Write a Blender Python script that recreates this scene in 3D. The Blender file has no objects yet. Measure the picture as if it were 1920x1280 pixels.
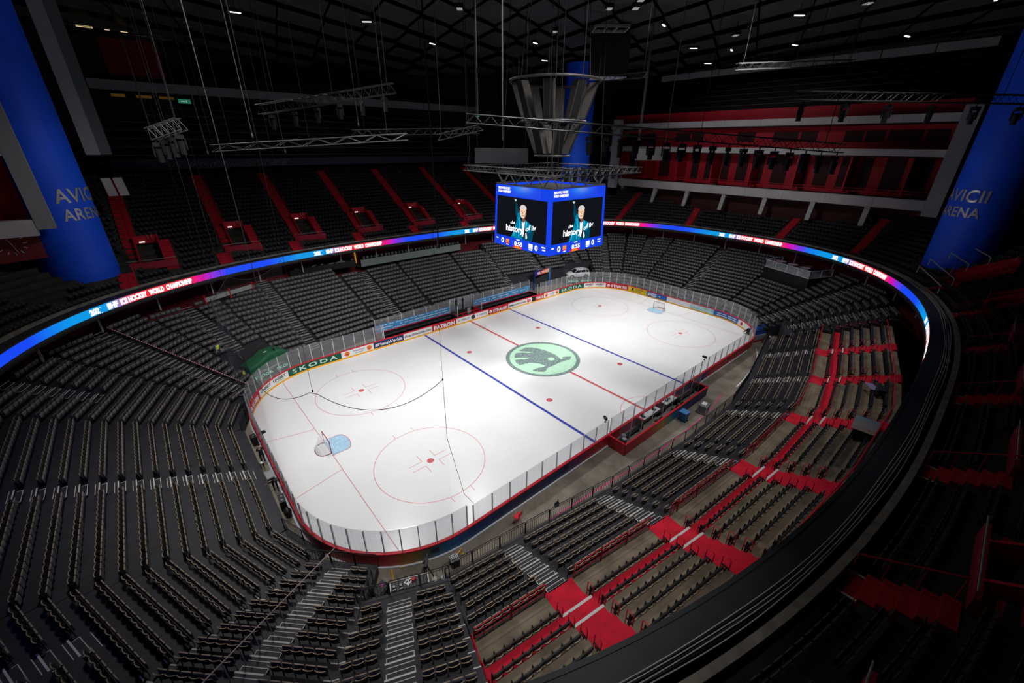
import bpy, math, random
import numpy as np
from mathutils import Vector, Matrix
random.seed(7)
SC = bpy.context.scene
COL = SC.collection
PI = math.pi

# ------------------------------------------------------------------ materials
MATS = {}
def mat(name, col=(.5, .5, .5), rough=.6, metal=0., spec=.3, em=None, es=0., alpha=1., noise=0., nscale=8., bump=0., coat=0.):
    if name in MATS:
        return MATS[name]
    m = bpy.data.materials.new(name); m.use_nodes = True
    nt = m.node_tree; b = nt.nodes['Principled BSDF']
    b.inputs['Base Color'].default_value = (*col, 1)
    b.inputs['Roughness'].default_value = rough
    b.inputs['Metallic'].default_value = metal
    b.inputs['Specular IOR Level'].default_value = spec
    b.inputs['Coat Weight'].default_value = coat
    if em is not None:
        b.inputs['Specular IOR Level'].default_value = 0.
        b.inputs['Emission Color'].default_value = (*em, 1)
        b.inputs['Emission Strength'].default_value = es
    b.inputs['Alpha'].default_value = alpha
    if noise > 0 or bump > 0:
        tc = nt.nodes.new('ShaderNodeTexCoord'); n = nt.nodes.new('ShaderNodeTexNoise')
        n.inputs['Scale'].default_value = nscale; n.inputs['Detail'].default_value = 6
        nt.links.new(tc.outputs['Object'], n.inputs['Vector'])
        if noise > 0:
            r = nt.nodes.new('ShaderNodeValToRGB')
            lo = tuple(max(0, c * (1 - noise)) for c in col); hi = tuple(min(1, c * (1 + noise)) for c in col)
            r.color_ramp.elements[0].position = .3; r.color_ramp.elements[0].color = (*lo, 1)
            r.color_ramp.elements[1].position = .7; r.color_ramp.elements[1].color = (*hi, 1)
            nt.links.new(n.outputs['Fac'], r.inputs['Fac']); nt.links.new(r.outputs['Color'], b.inputs['Base Color'])
        if bump > 0:
            bp = nt.nodes.new('ShaderNodeBump'); bp.inputs['Strength'].default_value = bump
            nt.links.new(n.outputs['Fac'], bp.inputs['Height']); nt.links.new(bp.outputs['Normal'], b.inputs['Normal'])
    MATS[name] = m
    return m

def mat_attr(name, attr, rough=.5, emit=0.):
    """a surface whose printed / displayed colour is stored per face corner"""
    m = bpy.data.materials.new(name); m.use_nodes = True
    nt = m.node_tree; b = nt.nodes['Principled BSDF']
    a = nt.nodes.new('ShaderNodeAttribute'); a.attribute_name = attr
    if emit > 0:
        b.inputs['Base Color'].default_value = (0, 0, 0, 1)
        nt.links.new(a.outputs['Color'], b.inputs['Emission Color']); b.inputs['Emission Strength'].default_value = emit
    else:
        nt.links.new(a.outputs['Color'], b.inputs['Base Color'])
    b.inputs['Roughness'].default_value = rough
    MATS[name] = m
    return m

def mat_glass(name, tint=(.9, .92, .92), gloss=.06, haze=.03):
    m = bpy.data.materials.new(name); m.use_nodes = True
    nt = m.node_tree; nt.nodes.clear()
    o = nt.nodes.new('ShaderNodeOutputMaterial'); t = nt.nodes.new('ShaderNodeBsdfTransparent'); t.inputs[0].default_value = (*tint, 1)
    g = nt.nodes.new('ShaderNodeBsdfGlossy'); g.inputs['Roughness'].default_value = .08
    d = nt.nodes.new('ShaderNodeBsdfDiffuse'); d.inputs[0].default_value = (.8, .82, .84, 1)
    m1 = nt.nodes.new('ShaderNodeMixShader'); m1.inputs[0].default_value = gloss
    m2 = nt.nodes.new('ShaderNodeMixShader'); m2.inputs[0].default_value = haze
    nt.links.new(t.outputs[0], m1.inputs[1]); nt.links.new(g.outputs[0], m1.inputs[2])
    nt.links.new(m1.outputs[0], m2.inputs[1]); nt.links.new(d.outputs[0], m2.inputs[2])
    nt.links.new(m2.outputs[0], o.inputs[0])
    MATS[name] = m
    return m

BLACK = mat('black plastic', (.012, .012, .014), .5)
BLKMETAL = mat('black painted steel', (.014, .014, .016), .4, spec=.4)
WHITE = mat('white paint', (.78, .78, .78), .5)
STRIP = mat('white edge strip', (.62, .6, .56), .5)
ALU = mat('brushed aluminium', (.55, .56, .58), .35, metal=.8)
GREY = mat('grey plastic', (.3, .3, .31), .5)
RED = mat('red paint', (.62, .012, .03), .45)
REDRAIL = mat('red painted rail', (.5, .01, .025), .4)
YEL = mat('yellow plastic', (.85, .45, .02), .45)
SKIN = mat('skin', (.5, .28, .2), .6)
CLOTH = mat('black clothing', (.012, .012, .015), .8)
TAN = mat('plywood edge', (.36, .27, .18), .6)

# ------------------------------------------------------------------ mesh builder
class MB:
    def __init__(s):
        s.v = []; s.f = []; s.m = []; s.c = []
    def add(s, verts, faces, mi=0, col=None):
        o = len(s.v); s.v += [tuple(map(float, p)) for p in verts]
        for f in faces:
            s.f.append(tuple(i + o for i in f)); s.m.append(mi); s.c.append(col)
        return s
    def box(s, c, size, rz=0., mi=0, col=None):
        hx, hy, hz = size[0] / 2, size[1] / 2, size[2] / 2; ca, sa = math.cos(rz), math.sin(rz)
        V = []
        for z in (-hz, hz):
            for x, y in ((-hx, -hy), (hx, -hy), (hx, hy), (-hx, hy)):
                V.append((c[0] + x * ca - y * sa, c[1] + x * sa + y * ca, c[2] + z))
        return s.add(V, [(3, 2, 1, 0), (4, 5, 6, 7), (0, 1, 5, 4), (1, 2, 6, 5), (2, 3, 7, 6), (3, 0, 4, 7)], mi, col)
    def hexa(s, V, mi=0, col=None):
        return s.add(V, [(3, 2, 1, 0), (4, 5, 6, 7), (0, 1, 5, 4), (1, 2, 6, 5), (2, 3, 7, 6), (3, 0, 4, 7)], mi, col)
    def beam(s, a, b, w, h, mi=0):
        """a box from a to b, w wide across, h tall"""
        a = Vector(a); b = Vector(b); d = (b - a).normalized()
        up = Vector((0, 0, 1)) if abs(d.z) < .95 else Vector((1, 0, 0))
        r = d.cross(up).normalized() * (w / 2); u = r.cross(d).normalized() * (h / 2)
        return s.hexa([a - r - u, a + r - u, b + r - u, b - r - u, a - r + u, a + r + u, b + r + u, b - r + u], mi)
    def tube(s, pts, r, n=6, closed=False, cap=True, mi=0):
        P = [Vector(p) for p in pts]; N = len(P); R = r if isinstance(r, (list, tuple)) else [r] * N
        rings = []
        for i in range(N):
            if closed: d = P[(i + 1) % N] - P[i - 1]
            else: d = P[min(i + 1, N - 1)] - P[max(i - 1, 0)]
            if d.length < 1e-9: d = Vector((0, 0, 1))
            d.normalize()
            up = Vector((0, 0, 1)) if abs(d.z) < .9 else Vector((1, 0, 0))
            x = d.cross(up).normalized(); y = x.cross(d)
            rings.append([P[i] + (x * math.cos(2 * PI * k / n) + y * math.sin(2 * PI * k / n)) * R[i] for k in range(n)])
        V = [p for rg in rings for p in rg]; F = []
        for i in range(N if closed else N - 1):
            j = (i + 1) % N
            for k in range(n):
                F.append((i * n + k, i * n + (k + 1) % n, j * n + (k + 1) % n, j * n + k))
        if cap and not closed:
            F.append(tuple(range(n - 1, -1, -1))); F.append(tuple((N - 1) * n + k for k in range(n)))
        return s.add(V, F, mi)
    def cyl(s, c, r, h, n=24, r2=None, mi=0):
        r2 = r if r2 is None else r2
        V = [(c[0] + r * math.cos(2 * PI * k / n), c[1] + r * math.sin(2 * PI * k / n), c[2]) for k in range(n)]
        V += [(c[0] + r2 * math.cos(2 * PI * k / n), c[1] + r2 * math.sin(2 * PI * k / n), c[2] + h) for k in range(n)]
        F = [(k, (k + 1) % n, n + (k + 1) % n, n + k) for k in range(n)]
        F += [tuple(range(n - 1, -1, -1)), tuple(range(n, 2 * n))]
        return s.add(V, F, mi)
    def prism(s, poly, z0, z1, mi=0):
        n = len(poly)
        V = [(p[0], p[1], z0) for p in poly] + [(p[0], p[1], z1) for p in poly]
        F = [tuple(range(n - 1, -1, -1)), tuple(range(n, 2 * n))] + [(k, (k + 1) % n, n + (k + 1) % n, n + k) for k in range(n)]
        return s.add(V, F, mi)
    def poly(s, pts, mi=0, col=None):
        return s.add(pts, [tuple(range(len(pts)))], mi, col)
    def blob(s, c, r, nu=12, nv=8, mi=0):
        V = []
        for j in range(nv + 1):
            t = PI * j / nv
            for i in range(nu):
                a = 2 * PI * i / nu
                V.append((c[0] + r[0] * math.sin(t) * math.cos(a), c[1] + r[1] * math.sin(t) * math.sin(a), c[2] + r[2] * math.cos(t)))
        F = [(j * nu + i, (j + 1) * nu + i, (j + 1) * nu + (i + 1) % nu, j * nu + (i + 1) % nu) for j in range(nv) for i in range(nu)]
        return s.add(V, F, mi)

def wloc(o):
    v = Vector((0, 0, 0))
    while o is not None:
        v += o.location; o = o.parent
    return v

def obj(name, mb, mats, parent=None, smooth=False, world=True, loc=None):
    """links a builder as ONE mesh object; its coordinates are world ones unless world=False"""
    me = bpy.data.meshes.new(name)
    off = Vector((0, 0, 0))
    if world: off = wloc(parent) if parent else (Vector(loc) if loc else off)
    V = [(p[0] - off.x, p[1] - off.y, p[2] - off.z) for p in mb.v] if off.length else mb.v
    me.from_pydata(V, [], mb.f)
    ms = mats if isinstance(mats, (list, tuple)) else [mats]
    for m in ms: me.materials.append(m)
    if len(ms) > 1: me.polygons.foreach_set('material_index', mb.m)
    if any(c is not None for c in mb.c):
        at = me.color_attributes.new('tint', 'FLOAT_COLOR', 'CORNER'); data = []
        for f, c in zip(mb.f, mb.c):
            cs = c if isinstance(c, list) else [c or (0, 0, 0)] * len(f)
            for q in cs: data += [q[0], q[1], q[2], 1.]
        at.data.foreach_set('color', data)
    if smooth: me.polygons.foreach_set('use_smooth', [True] * len(me.polygons))
    me.update()
    o = bpy.data.objects.new(name, me); COL.objects.link(o)
    if parent: o.parent = parent
    elif loc: o.location = loc
    return o

def tag(o, label=None, cat=None, group=None, kind=None):
    if label: o['label'] = label
    if cat: o['category'] = cat
    if group: o['group'] = group
    if kind: o['kind'] = kind
    return o

def thing(name, label, cat, loc=(0, 0, 0), rz=0., group=None):
    o = bpy.data.objects.new(name, None); COL.objects.link(o)
    o.empty_display_size = .2
    o.location = loc; o.rotation_euler = (0, 0, rz)
    return tag(o, label, cat, group)

def struct(name, mb, m, **k):
    return tag(obj(name, mb, m, **k), kind='structure')

def copy_thing(root, loc, rz, label=None, group=None):
    r = root.copy(); COL.objects.link(r); r.location = loc; r.rotation_euler = (0, 0, rz)
    if label: r['label'] = label
    if group: r['group'] = group
    for ch in root.children:
        c = ch.copy(); COL.objects.link(c); c.parent = r
        for g in ch.children:
            d = g.copy(); COL.objects.link(d); d.parent = c
    return r

ORD = ['zeroth', 'first', 'second', 'third', 'fourth', 'fifth', 'sixth', 'seventh', 'eighth', 'ninth', 'tenth', 'eleventh', 'twelfth',
       'thirteenth', 'fourteenth', 'fifteenth', 'sixteenth', 'seventeenth', 'eighteenth', 'nineteenth', 'twentieth']
def nth(i):
    if i <= 20: return ORD[i]
    tens = {2: 'twenty', 3: 'thirty', 4: 'forty', 5: 'fifty', 6: 'sixty'}[i // 10]
    return {2: 'twentieth', 3: 'thirtieth', 4: 'fortieth', 5: 'fiftieth', 6: 'sixtieth'}[i // 10] if i % 10 == 0 else tens + '-' + ORD[i % 10]

# ------------------------------------------------------------------ lettering
_txt = {}
def text_mesh(s, bold=0., space=1.):
    """2-D triangles of a word: unit cap height, x from 0 to the returned width"""
    key = (s, bold, space)
    if key in _txt: return _txt[key]
    cu = bpy.data.curves.new('lettering', 'FONT'); cu.body = s; cu.size = 1.; cu.offset = bold; cu.space_character = space
    cu.resolution_u = 3
    o = bpy.data.objects.new('lettering', cu); COL.objects.link(o)
    dg = bpy.context.evaluated_depsgraph_get(); dg.update()
    me = bpy.data.meshes.new_from_object(o.evaluated_get(dg))
    V = np.array([v.co[:2] for v in me.vertices]) if len(me.vertices) else np.zeros((1, 2))
    F = [tuple(p.vertices) for p in me.polygons]
    bpy.data.objects.remove(o); bpy.data.curves.remove(cu); bpy.data.meshes.remove(me)
    k = 1. / .72
    V = V * k
    x0 = V[:, 0].min(); V[:, 0] -= x0
    _txt[key] = (V, F, float(V[:, 0].max()))
    return _txt[key]

def put_text(mb, s, width, height, fn, bold=.02, space=1., mi=0, col=None):
    """lays a word width x height through fn(u, v) -> world point, u from 0 to width"""
    V, F, w = text_mesh(s, bold, space)
    P = [fn(x / w * width, y * height) for x, y in V]
    mb.add(P, F, mi, col)
    return mb

# ------------------------------------------------------------------ camera
CAM = np.array([-32.4425, -31.5896, 23.6513]); AZ, PITCH, ROLL, FPX = .8562, -.4436, .0082, 775.6775
def cam_axes():
    f = Vector((math.cos(AZ) * math.cos(PITCH), math.sin(AZ) * math.cos(PITCH), math.sin(PITCH)))
    r = f.cross(Vector((0, 0, 1))).normalized(); u = r.cross(f)
    r2 = r * math.cos(ROLL) + u * math.sin(ROLL); u2 = -r * math.sin(ROLL) + u * math.cos(ROLL)
    return r2, u2, f
cr, cup, cf = cam_axes()
cd = bpy.data.cameras.new('camera'); cd.sensor_width = 36; cd.lens = FPX / 1920 * 36; cd.clip_end = 400; cd.clip_start = .1
camo = bpy.data.objects.new('camera', cd); COL.objects.link(camo)
mw = Matrix(((cr.x, cup.x, -cf.x, CAM[0]), (cr.y, cup.y, -cf.y, CAM[1]), (cr.z, cup.z, -cf.z, CAM[2]), (0, 0, 0, 1)))
camo.matrix_world = mw
SC.camera = camo
def in_view(p, m=40):
    d = Vector(p) - Vector(CAM); z = d.dot(cf)
    if z < 1: return False
    x = 960 + FPX * d.dot(cr) / z; y = 640 - FPX * d.dot(cup) / z
    return -m < x < 1920 + m and -m < y < 1280 + m

# ------------------------------------------------------------------ rink path
HX, HY, RC = 30., 15.2, 8.
_a, _q = 2 * (HX - RC), 2 * (HY - RC); _c = PI * RC / 2
PATH_L = 2 * _a + 2 * _q + 4 * _c
def path(s, off=0.):
    """point, tangent and outward normal at arc length s round the rink; s=0 at (-22, 15.2), running along +x"""
    s %= PATH_L; cx, cy = HX - RC, HY - RC
    segs = [('l', _a, (-cx, HY), (1, 0)), ('c', _c, (cx, cy), 90), ('l', _q, (HX, cy), (0, -1)), ('c', _c, (cx, -cy), 0),
            ('l', _a, (cx, -HY), (-1, 0)), ('c', _c, (-cx, -cy), -90), ('l', _q, (-HX, -cy), (0, 1)), ('c', _c, (-cx, cy), 180)]
    for k, L, p, d in segs:
        if s <= L + 1e-9:
            if k == 'l':
                n = (-d[1], d[0]); return (p[0] + d[0] * s + n[0] * off, p[1] + d[1] * s + n[1] * off), d, n
            a = math.radians(d) - s / RC; n = (math.cos(a), math.sin(a))
            return (p[0] + n[0] * (RC + off), p[1] + n[1] * (RC + off)), (n[1], -n[0]), n
        s -= L
    return path(0, off)
S_END1 = _a + _c                      # start of the far end straight
S_SIDE2 = _a + 2 * _c + _q            # start of the penalty-box side
def s_side2(x): return S_SIDE2 + (HX - RC) - x      # arc length on the penalty side at x
def srange(s0, s1, step):
    n = max(1, int(math.ceil((s1 - s0) / step))); return [s0 + (s1 - s0) * i / n for i in range(n + 1)]
def path_strip(mb, s0, s1, off, z0, z1, step=.5, mi=0, colf=None, thick=0.):
    S = srange(s0, s1, step)
    for a, b in zip(S[:-1], S[1:]):
        pa, pb = path(a, off)[0], path(b, off)[0]
        if thick == 0:
            col = None if colf is None else [colf(a), colf(b), colf(b), colf(a)]
            mb.add([(*pa, z0), (*pb, z0), (*pb, z1), (*pa, z1)], [(0, 1, 2, 3)], mi, col)
        else:
            qa, qb = path(a, off + thick)[0], path(b, off + thick)[0]
            mb.hexa([(*pa, z0), (*pb, z0), (*qb, z0), (*qa, z0), (*pa, z1), (*pb, z1), (*qb, z1), (*qa, z1)], mi)
    return mb
# ------------------------------------------------------------------ floor and ice
CONC = mat('worn concrete', (.22, .19, .155), .75, noise=.35, nscale=.6, bump=.05)
fl = MB(); fl.poly([(-47, -33, -.02), (47, -33, -.02), (47, 33, -.02), (-47, 33, -.02)])
struct('floor', fl, CONC)
ICEM = mat('ice', (.83, .835, .84), .22, spec=.35, noise=.02, nscale=.35, bump=.012)
ice = MB(); ice.poly([(*path(s, .02)[0], .0) for s in srange(0, PATH_L, .6)[:-1]])
ICE = obj('ice_sheet', ice, ICEM)
tag(ICE, 'white ice sheet with painted red and blue hockey lines inside the boards', 'ice rink')
LINER = mat('red ice paint', (.62, .10, .13), .3); LINEB = mat('blue ice paint', (.05, .07, .40), .3, noise=.35, nscale=3)
PINK = mat('thin red ice paint', (.66, .30, .32), .3); SPOT = mat('face-off spot paint', (.62, .13, .14), .3, noise=.3, nscale=5)
def rect(mb, x0, y0, x1, y1, z): mb.poly([(x0, y0, z), (x1, y0, z), (x1, y1, z), (x0, y1, z)])
def ring(mb, c, r, w, z, a0=0, a1=2 * PI, n=72):
    for i in range(n):
        a, b = a0 + (a1 - a0) * i / n, a0 + (a1 - a0) * (i + 1) / n
        mb.add([(c[0] + (r - w / 2) * math.cos(a), c[1] + (r - w / 2) * math.sin(a), z), (c[0] + (r + w / 2) * math.cos(a), c[1] + (r + w / 2) * math.sin(a), z),
                (c[0] + (r + w / 2) * math.cos(b), c[1] + (r + w / 2) * math.sin(b), z), (c[0] + (r - w / 2) * math.cos(b), c[1] + (r - w / 2) * math.sin(b), z)], [(0, 1, 2, 3)])
def disc(mb, c, r, z, n=40): mb.poly([(c[0] + r * math.cos(2 * PI * i / n), c[1] + r * math.sin(2 * PI * i / n), z) for i in range(n)])
def sline(mb, a, b, w, z):
    d = Vector((b[0] - a[0], b[1] - a[1], 0)).normalized(); n = Vector((-d.y, d.x, 0)) * w / 2
    A = Vector((*a, z)); B = Vector((*b, z)); mb.poly([A - n, B - n, B + n, A + n])
for x in (-7.69, 7.69):
    m = MB(); rect(m, x - .15, -HY, x + .15, HY, .006); obj('blue_line', m, LINEB, ICE)
for y0, y1 in ((-HY, -4.5), (4.5, HY)): m = MB(); rect(m, -.15, y0, .15, y1, .006); obj('centre_line', m, LINER, ICE)
for sx in (-1, 1):
    m = MB(); x = sx * 25.9; rect(m, x - .03, -14.15, x + .03, 14.15, .006); obj('goal_line', m, PINK, ICE)
    for sy in (-1, 1): m = MB(); sline(m, (x, sy * 3.35), (sx * 30., sy * 4.3), .06, .006); obj('trapezoid_line', m, PINK, ICE)
    m = MB(); g = -sx
    P = [(x, -1.22, .008), (x + g * 1.3, -1.22, .008)] + [(x + g * (1.3 + .53 * math.cos(t)), 1.22 * math.sin(t), .008) for t in np.linspace(-PI / 2 + .1, PI / 2 - .1, 12)] + [(x + g * 1.3, 1.22, .008), (x, 1.22, .008)]
    m.poly(P); cr_ = obj('goal_crease', m, mat('pale blue crease paint', (.40, .61, .77), .3, noise=.15, nscale=3), ICE)
    m = MB()
    for p, q in zip(P[:-1], P[1:]): sline(m, p[:2], q[:2], .05, .01)
    obj('crease_edge', m, LINER, cr_)
    for sy in (-1, 1):
        c = (sx * 20., sy * 7.07)
        m = MB(); ring(m, c, 4.5, .055, .006); fc = obj('faceoff_circle', m, PINK, ICE)
        for ex in (-1, 1):
            for ey in (-1, 1):
                cx = c[0] + ex * .9; cy = c[1] + ey * math.sqrt(4.5 ** 2 - .81); m = MB(); sline(m, (cx, cy), (cx, cy + ey * .6), .055, .006); obj('hash_mark', m, PINK, fc); m = MB()
                lx, ly = c[0] + ex * .6, c[1] + ey * .33
                sline(m, (lx, ly), (lx + ex * 1.2, ly), .05, .006); sline(m, (lx, ly), (lx, ly + ey * .9), .05, .006); obj('corner_mark', m, PINK, fc)
        m = MB(); disc(m, c, .29, .009); obj('faceoff_spot', m, SPOT, ICE)
        m = MB(); disc(m, (sx * 6., sy * 7.07), .32, .009); obj('faceoff_spot', m, SPOT, ICE)
m = MB(); ring(m, (0, -HY), 3., .055, .006, 0, PI, 40); obj('referee_crease', m, PINK, ICE)
EMB = [(-1.01, 3.36), (0.32, 3.5), (0.97, 2.96), (1.39, 2.19), (1.68, 1.3), (1.76, 0.4), (1.8, -0.44), (1.59, -1.23), (1.44, -1.71), (1.78, -1.77), (1.85, -1.53), (2.12, -1.41), (2.98, -1.96), (2.68, -2.23), (2.05, -2.5), (1.88, -2.29), (1.15, -2.22), (0.5, -2.18), (-0.41, -2.22), (-1.08, -2.14), (-1.45, -2.22), (-1.95, -2.51), (-2.31, -2.54), (-2.79, -2.13), (-3.18, -1.44), (-2.51, -1.42), (-2.09, -1.49), (-1.46, -1.69), (-1.18, -1.66), (-1.23, -1.29), (-1.38, -0.76), (-1.76, -0.28), (-2.26, 0.06), (-2.84, 0.3), (-3.42, 0.38), (-3.33, 1.2), (-3.0, 1.76), (-2.4, 1.51), (-1.75, 1.14), (-1.11, 1.03), (-1.72, 1.54), (-2.28, 1.93), (-2.66, 2.24), (-2.27, 2.7), (-1.7, 3.11), (-1.0, 2.71), (-0.47, 2.17), (0.16, 1.83), (-0.2, 2.37), (-0.62, 2.85)]
MINT = mat('mint green ice paint', (.50, .78, .58), .3, noise=.06, nscale=2); DKG = mat('dark green ice print', (.20, .28, .265), .35, noise=.5, nscale=4)
m = MB(); disc(m, (0, 0), 4.55, .006, 72); e0 = obj('centre_emblem', m, DKG, ICE)
m = MB(); disc(m, (0, 0), 4.08, .010, 72); obj('emblem_disc', m, MINT, e0)
m = MB(); m.poly([(x, y, .014) for x, y in EMB]); obj('winged_arrow', m, DKG, e0)
m = MB(); m.poly([(.62 + .45 * math.cos(t), -.85 + .41 * math.sin(t), .018) for t in np.linspace(0, 2 * PI, 20)[:-1]]); obj('arrow_eye', m, MINT, e0)

# ------------------------------------------------------------------ boards with adverts
BO = thing('rink_boards', 'white hockey boards with advert panels and red top rail around the ice', 'rink boards')
m = MB(); path_strip(m, 0, PATH_L, .01, 0, .2, .6, thick=.14); obj('kick_plate', m, mat('yellow kick plate', (.86, .42, .01), .5), BO)
GREEN = mat('dark green advert', (.005, .085, .055), .45); NAVY = mat('navy advert', (.01, .03, .11), .45)
ADW = mat('white advert', (.8, .8, .8), .45); ADR = mat('red advert', (.5, .012, .03), .45); ADY = mat('yellow advert', (.85, .62, .01), .45)
ADB = mat('blue advert', (.01, .12, .45), .45); TEAL = mat('pale teal advert', (.42, .68, .7), .45, noise=.25, nscale=1.5)
INK = mat('black lettering', (.02, .02, .03), .5); LET = mat('white lettering', (.85, .85, .85), .5); GRN = mat('green lettering', (.02, .4, .12), .5)
ORG = mat('orange logo', (.75, .2, .02), .5); REDL = mat('red lettering', (.6, .02, .04), .5); NVL = mat('navy lettering', (.02, .04, .2), .5)
def onboard(s0, z0, off=-.012):
    def fn(u, v):
        p = path(s0 + u, off)[0]; return (*p, z0 + v)
    return fn
def ad(s0, s1, bg, words=(), discs=()):
    m = MB(); path_strip(m, s0, s1, 0, .2, 1.02, .5); a = obj('advert_panel', m, bg, BO)
    for w, u0, u1, z, h, mt, bold, sp in words:
        m = MB(); put_text(m, w, u1 - u0, h, onboard(s0 + u0, z), bold, sp); obj('lettering', m, mt, a)
    for u, z, r, mt in discs:
        m = MB(); f = onboard(s0 + u, z, -.014); m.poly([f(r * math.cos(t), r * math.sin(t)) for t in np.linspace(0, 2 * PI, 20)[:-1]]); d = obj('round_logo', m, mt, a)
        m = MB(); f = onboard(s0 + u, z, -.018)
        m.poly([f(r * .55 * math.cos(t), r * .55 * math.sin(t)) for t in np.linspace(PI, 2 * PI, 10)]); obj('logo_mark', m, INK if mt is LET else (REDL if mt is ORG else mt), d)
def unibet(s0, s1):
    L = (s1 - s0)
    ad(s0, s1, ADW, [('UNIBET', .07 * L, .46 * L, .56, .32, INK, .03, 1), ('UNIBET', .54 * L, .93 * L, .56, .32, INK, .03, 1),
                     ('sponsor' if 0 else 'IIIIIII', .2 * L, .4 * L, .34, .10, GRN, .03, 1), ('IIIIIII', .66 * L, .86 * L, .34, .10, GRN, .03, 1)])
def skoda(s0, s1):
    L = s1 - s0; ad(s0, s1, GREEN, [('SKODA', .08 * L, .92 * L, .38, .48, mat('mint lettering', (.62, .85, .7), .5), .015, 1.35)])
def strauss(s0, s1, word='STRAUSS'):
    L = s1 - s0; ad(s0, s1, ADR, [(word, .24 * L, .93 * L, .36, .46, LET, .035, 1)], [(.12 * L, .6, .24, LET)])
def happy(s0, s1):
    L = s1 - s0; ad(s0, s1, ADW, [('Happiness', .36 * L, .72 * L, .64, .2, NVL, .01, 1), ('at work', .42 * L, .66 * L, .36, .18, NVL, .01, 1)], [(.17 * L, .6, .32, ORG), (.86 * L, .6, .32, ORG)])
strauss(154.6, 159.5); unibet(159.5, 163.9); skoda(163.9, PATH_L + 3.0); happy(3.0, 7.05)
ad(7.05, 11.2, NAVY, [('#MensWorlds', .2, 3.95, .4, .42, LET, .02, 1)])
ad(11.2, 15.5, ADW, [('shop.iihfworlds.com', .15, 4.15, .45, .36, INK, .02, 1)])
ad(15.5, 19.5, ADR, [('PATRON', .3, 3.75, .32, .56, LET, .05, 1)])
ad(19.5, 25.3, ADW, [('TISSOT', .85, 2.3, .5, .26, INK, .02, 1.05), ('TISSOT', 4.1, 5.5, .5, .26, INK, .02, 1.05), ('+', .35, .6, .5, .24, REDL, .06, 1), ('+', 3.65, 3.9, .5, .24, REDL, .06, 1)], [(3.0, .6, .36, mat('dark watch dial', (.04, .04, .045), .3))])
strauss(25.3, 29.3)
ad(29.3, 33.25, ADW, [('#MensWorlds', .15, 3.8, .42, .38, INK, .02, 1)])
ad(33.25, 34.4, ADW, [('BA', .12, 1.0, .36, .5, REDL, .06, 1)])
ad(34.4, 35.25, BLACK)
ad(35.25, 37.2, ADR, [('TRAUS', .1, 1.8, .36, .46, LET, .035, 1)])
happy(37.2, 40.9); skoda(41.05, 47.0); unibet(47.0, 51.1); strauss(51.1, 55.2)
ad(55.2, 58.9, ADY, [('Raiffeisen', 1.5, 3.5, .64, .24, INK, .01, 1), ('Bank', 1.5, 2.5, .34, .22, INK, .01, 1), ('X', .5, 1.15, .36, .5, INK, .09, 1)])
ad(58.9, 62.75, ADB, [('NOCCO', .2, 1.9, .36, .5, LET, .05, 1), ('+', 2.3, 2.7, .45, .3, LET, .05, 1)])
ad(62.75, 66.8, ADW); ad(66.8, 70.7, TEAL); ad(70.7, 74.9, ADB)
ad(74.9, 79.4, ADW, [], [(.8, .6, .25, REDL)]); ad(79.4, 90., ADW); ad(90, 117, ADW); ad(117, 127.5, ADW); ad(127.5, 141., ADW); ad(141., 154.6, ADW)
# illegible small print on the far panels, as rows of marks
m = MB(); random.seed(3)
for s0, s1, z in ((71.2, 72.6, .72), (71.2, 72.9, .42), (73., 74.6, .74), (73.1, 74.7, .44), (67.3, 68.4, .75), (69., 70.2, .5), (76.4, 78.3, .6)):
    s = s0
    while s < s1:
        w = random.uniform(.06, .16); path_strip(m, s, s + w, -.012, z - .07, z + .08, .2); s += w + .05
obj('small_print', m, LET, BO)
# red cap and printed outer skin
m = MB(); path_strip(m, 0, PATH_L, -.02, 1.02, 1.12, .5, thick=.2); obj('cap_rail', m, RED, BO)
STOPS = [(0, (.4, .01, .02)), (60, (.02, .03, .2)), (74, (.0, .08, .25)), (77.5, (.0, .13, .25)), (79.3, (.12, .14, .06)), (81, (.4, .15, .02)), (83.5, (.45, .012, .025)), (94.3, (.45, .012, .025)), (95.8, (.02, .02, .22)),
         (112.5, (.45, .012, .025)), (114.6, (.42, .012, .025)), (116.6, (.1, .006, .08)), (118.5, (.006, .012, .08)), (123, (.004, .01, .05)), (127, (.0, .03, .16)), (129, (.0, .12, .32)), (130.2, (.04, .12, .08)), (131.3, (.35, .16, .015)), (132.6, (.45, .015, .02)), (139, (.45, .012, .025)), (140.5, (.1, .005, .05)), (142, (.012, .02, .22)), (153, (.012, .03, .25)), (156, (.45, .012, .025)), (168, (.4, .01, .02))]
def skincol(s):
    s %= PATH_L
    for (a, ca), (b, cb) in zip(STOPS[:-1], STOPS[1:]):
        if a <= s <= b:
            t = (s - a) / (b - a); return tuple(x + (y - x) * t for x, y in zip(ca, cb))
    return STOPS[0][1]
PRINT = mat_attr('printed gradient vinyl', 'tint', .45)
m = MB(); path_strip(m, 0, PATH_L, .16, .0, 1.02, .4, colf=skincol); obj('outer_skin', m, PRINT, BO)
m = MB(); path_strip(m, 84, 160, .17, .0, .06, .6, thick=.12); obj('ice_rim', m, mat('frosted ice rim', (.6, .62, .65), .5), BO)
m = MB()
for s, w in ((129.6, .5), (117.9, .35), (89.5, .3)):
    path_strip(m, s, s + w, .17, .6, .85, .2, thick=.06)
obj('latch_box', m, BLKMETAL, BO)
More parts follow.
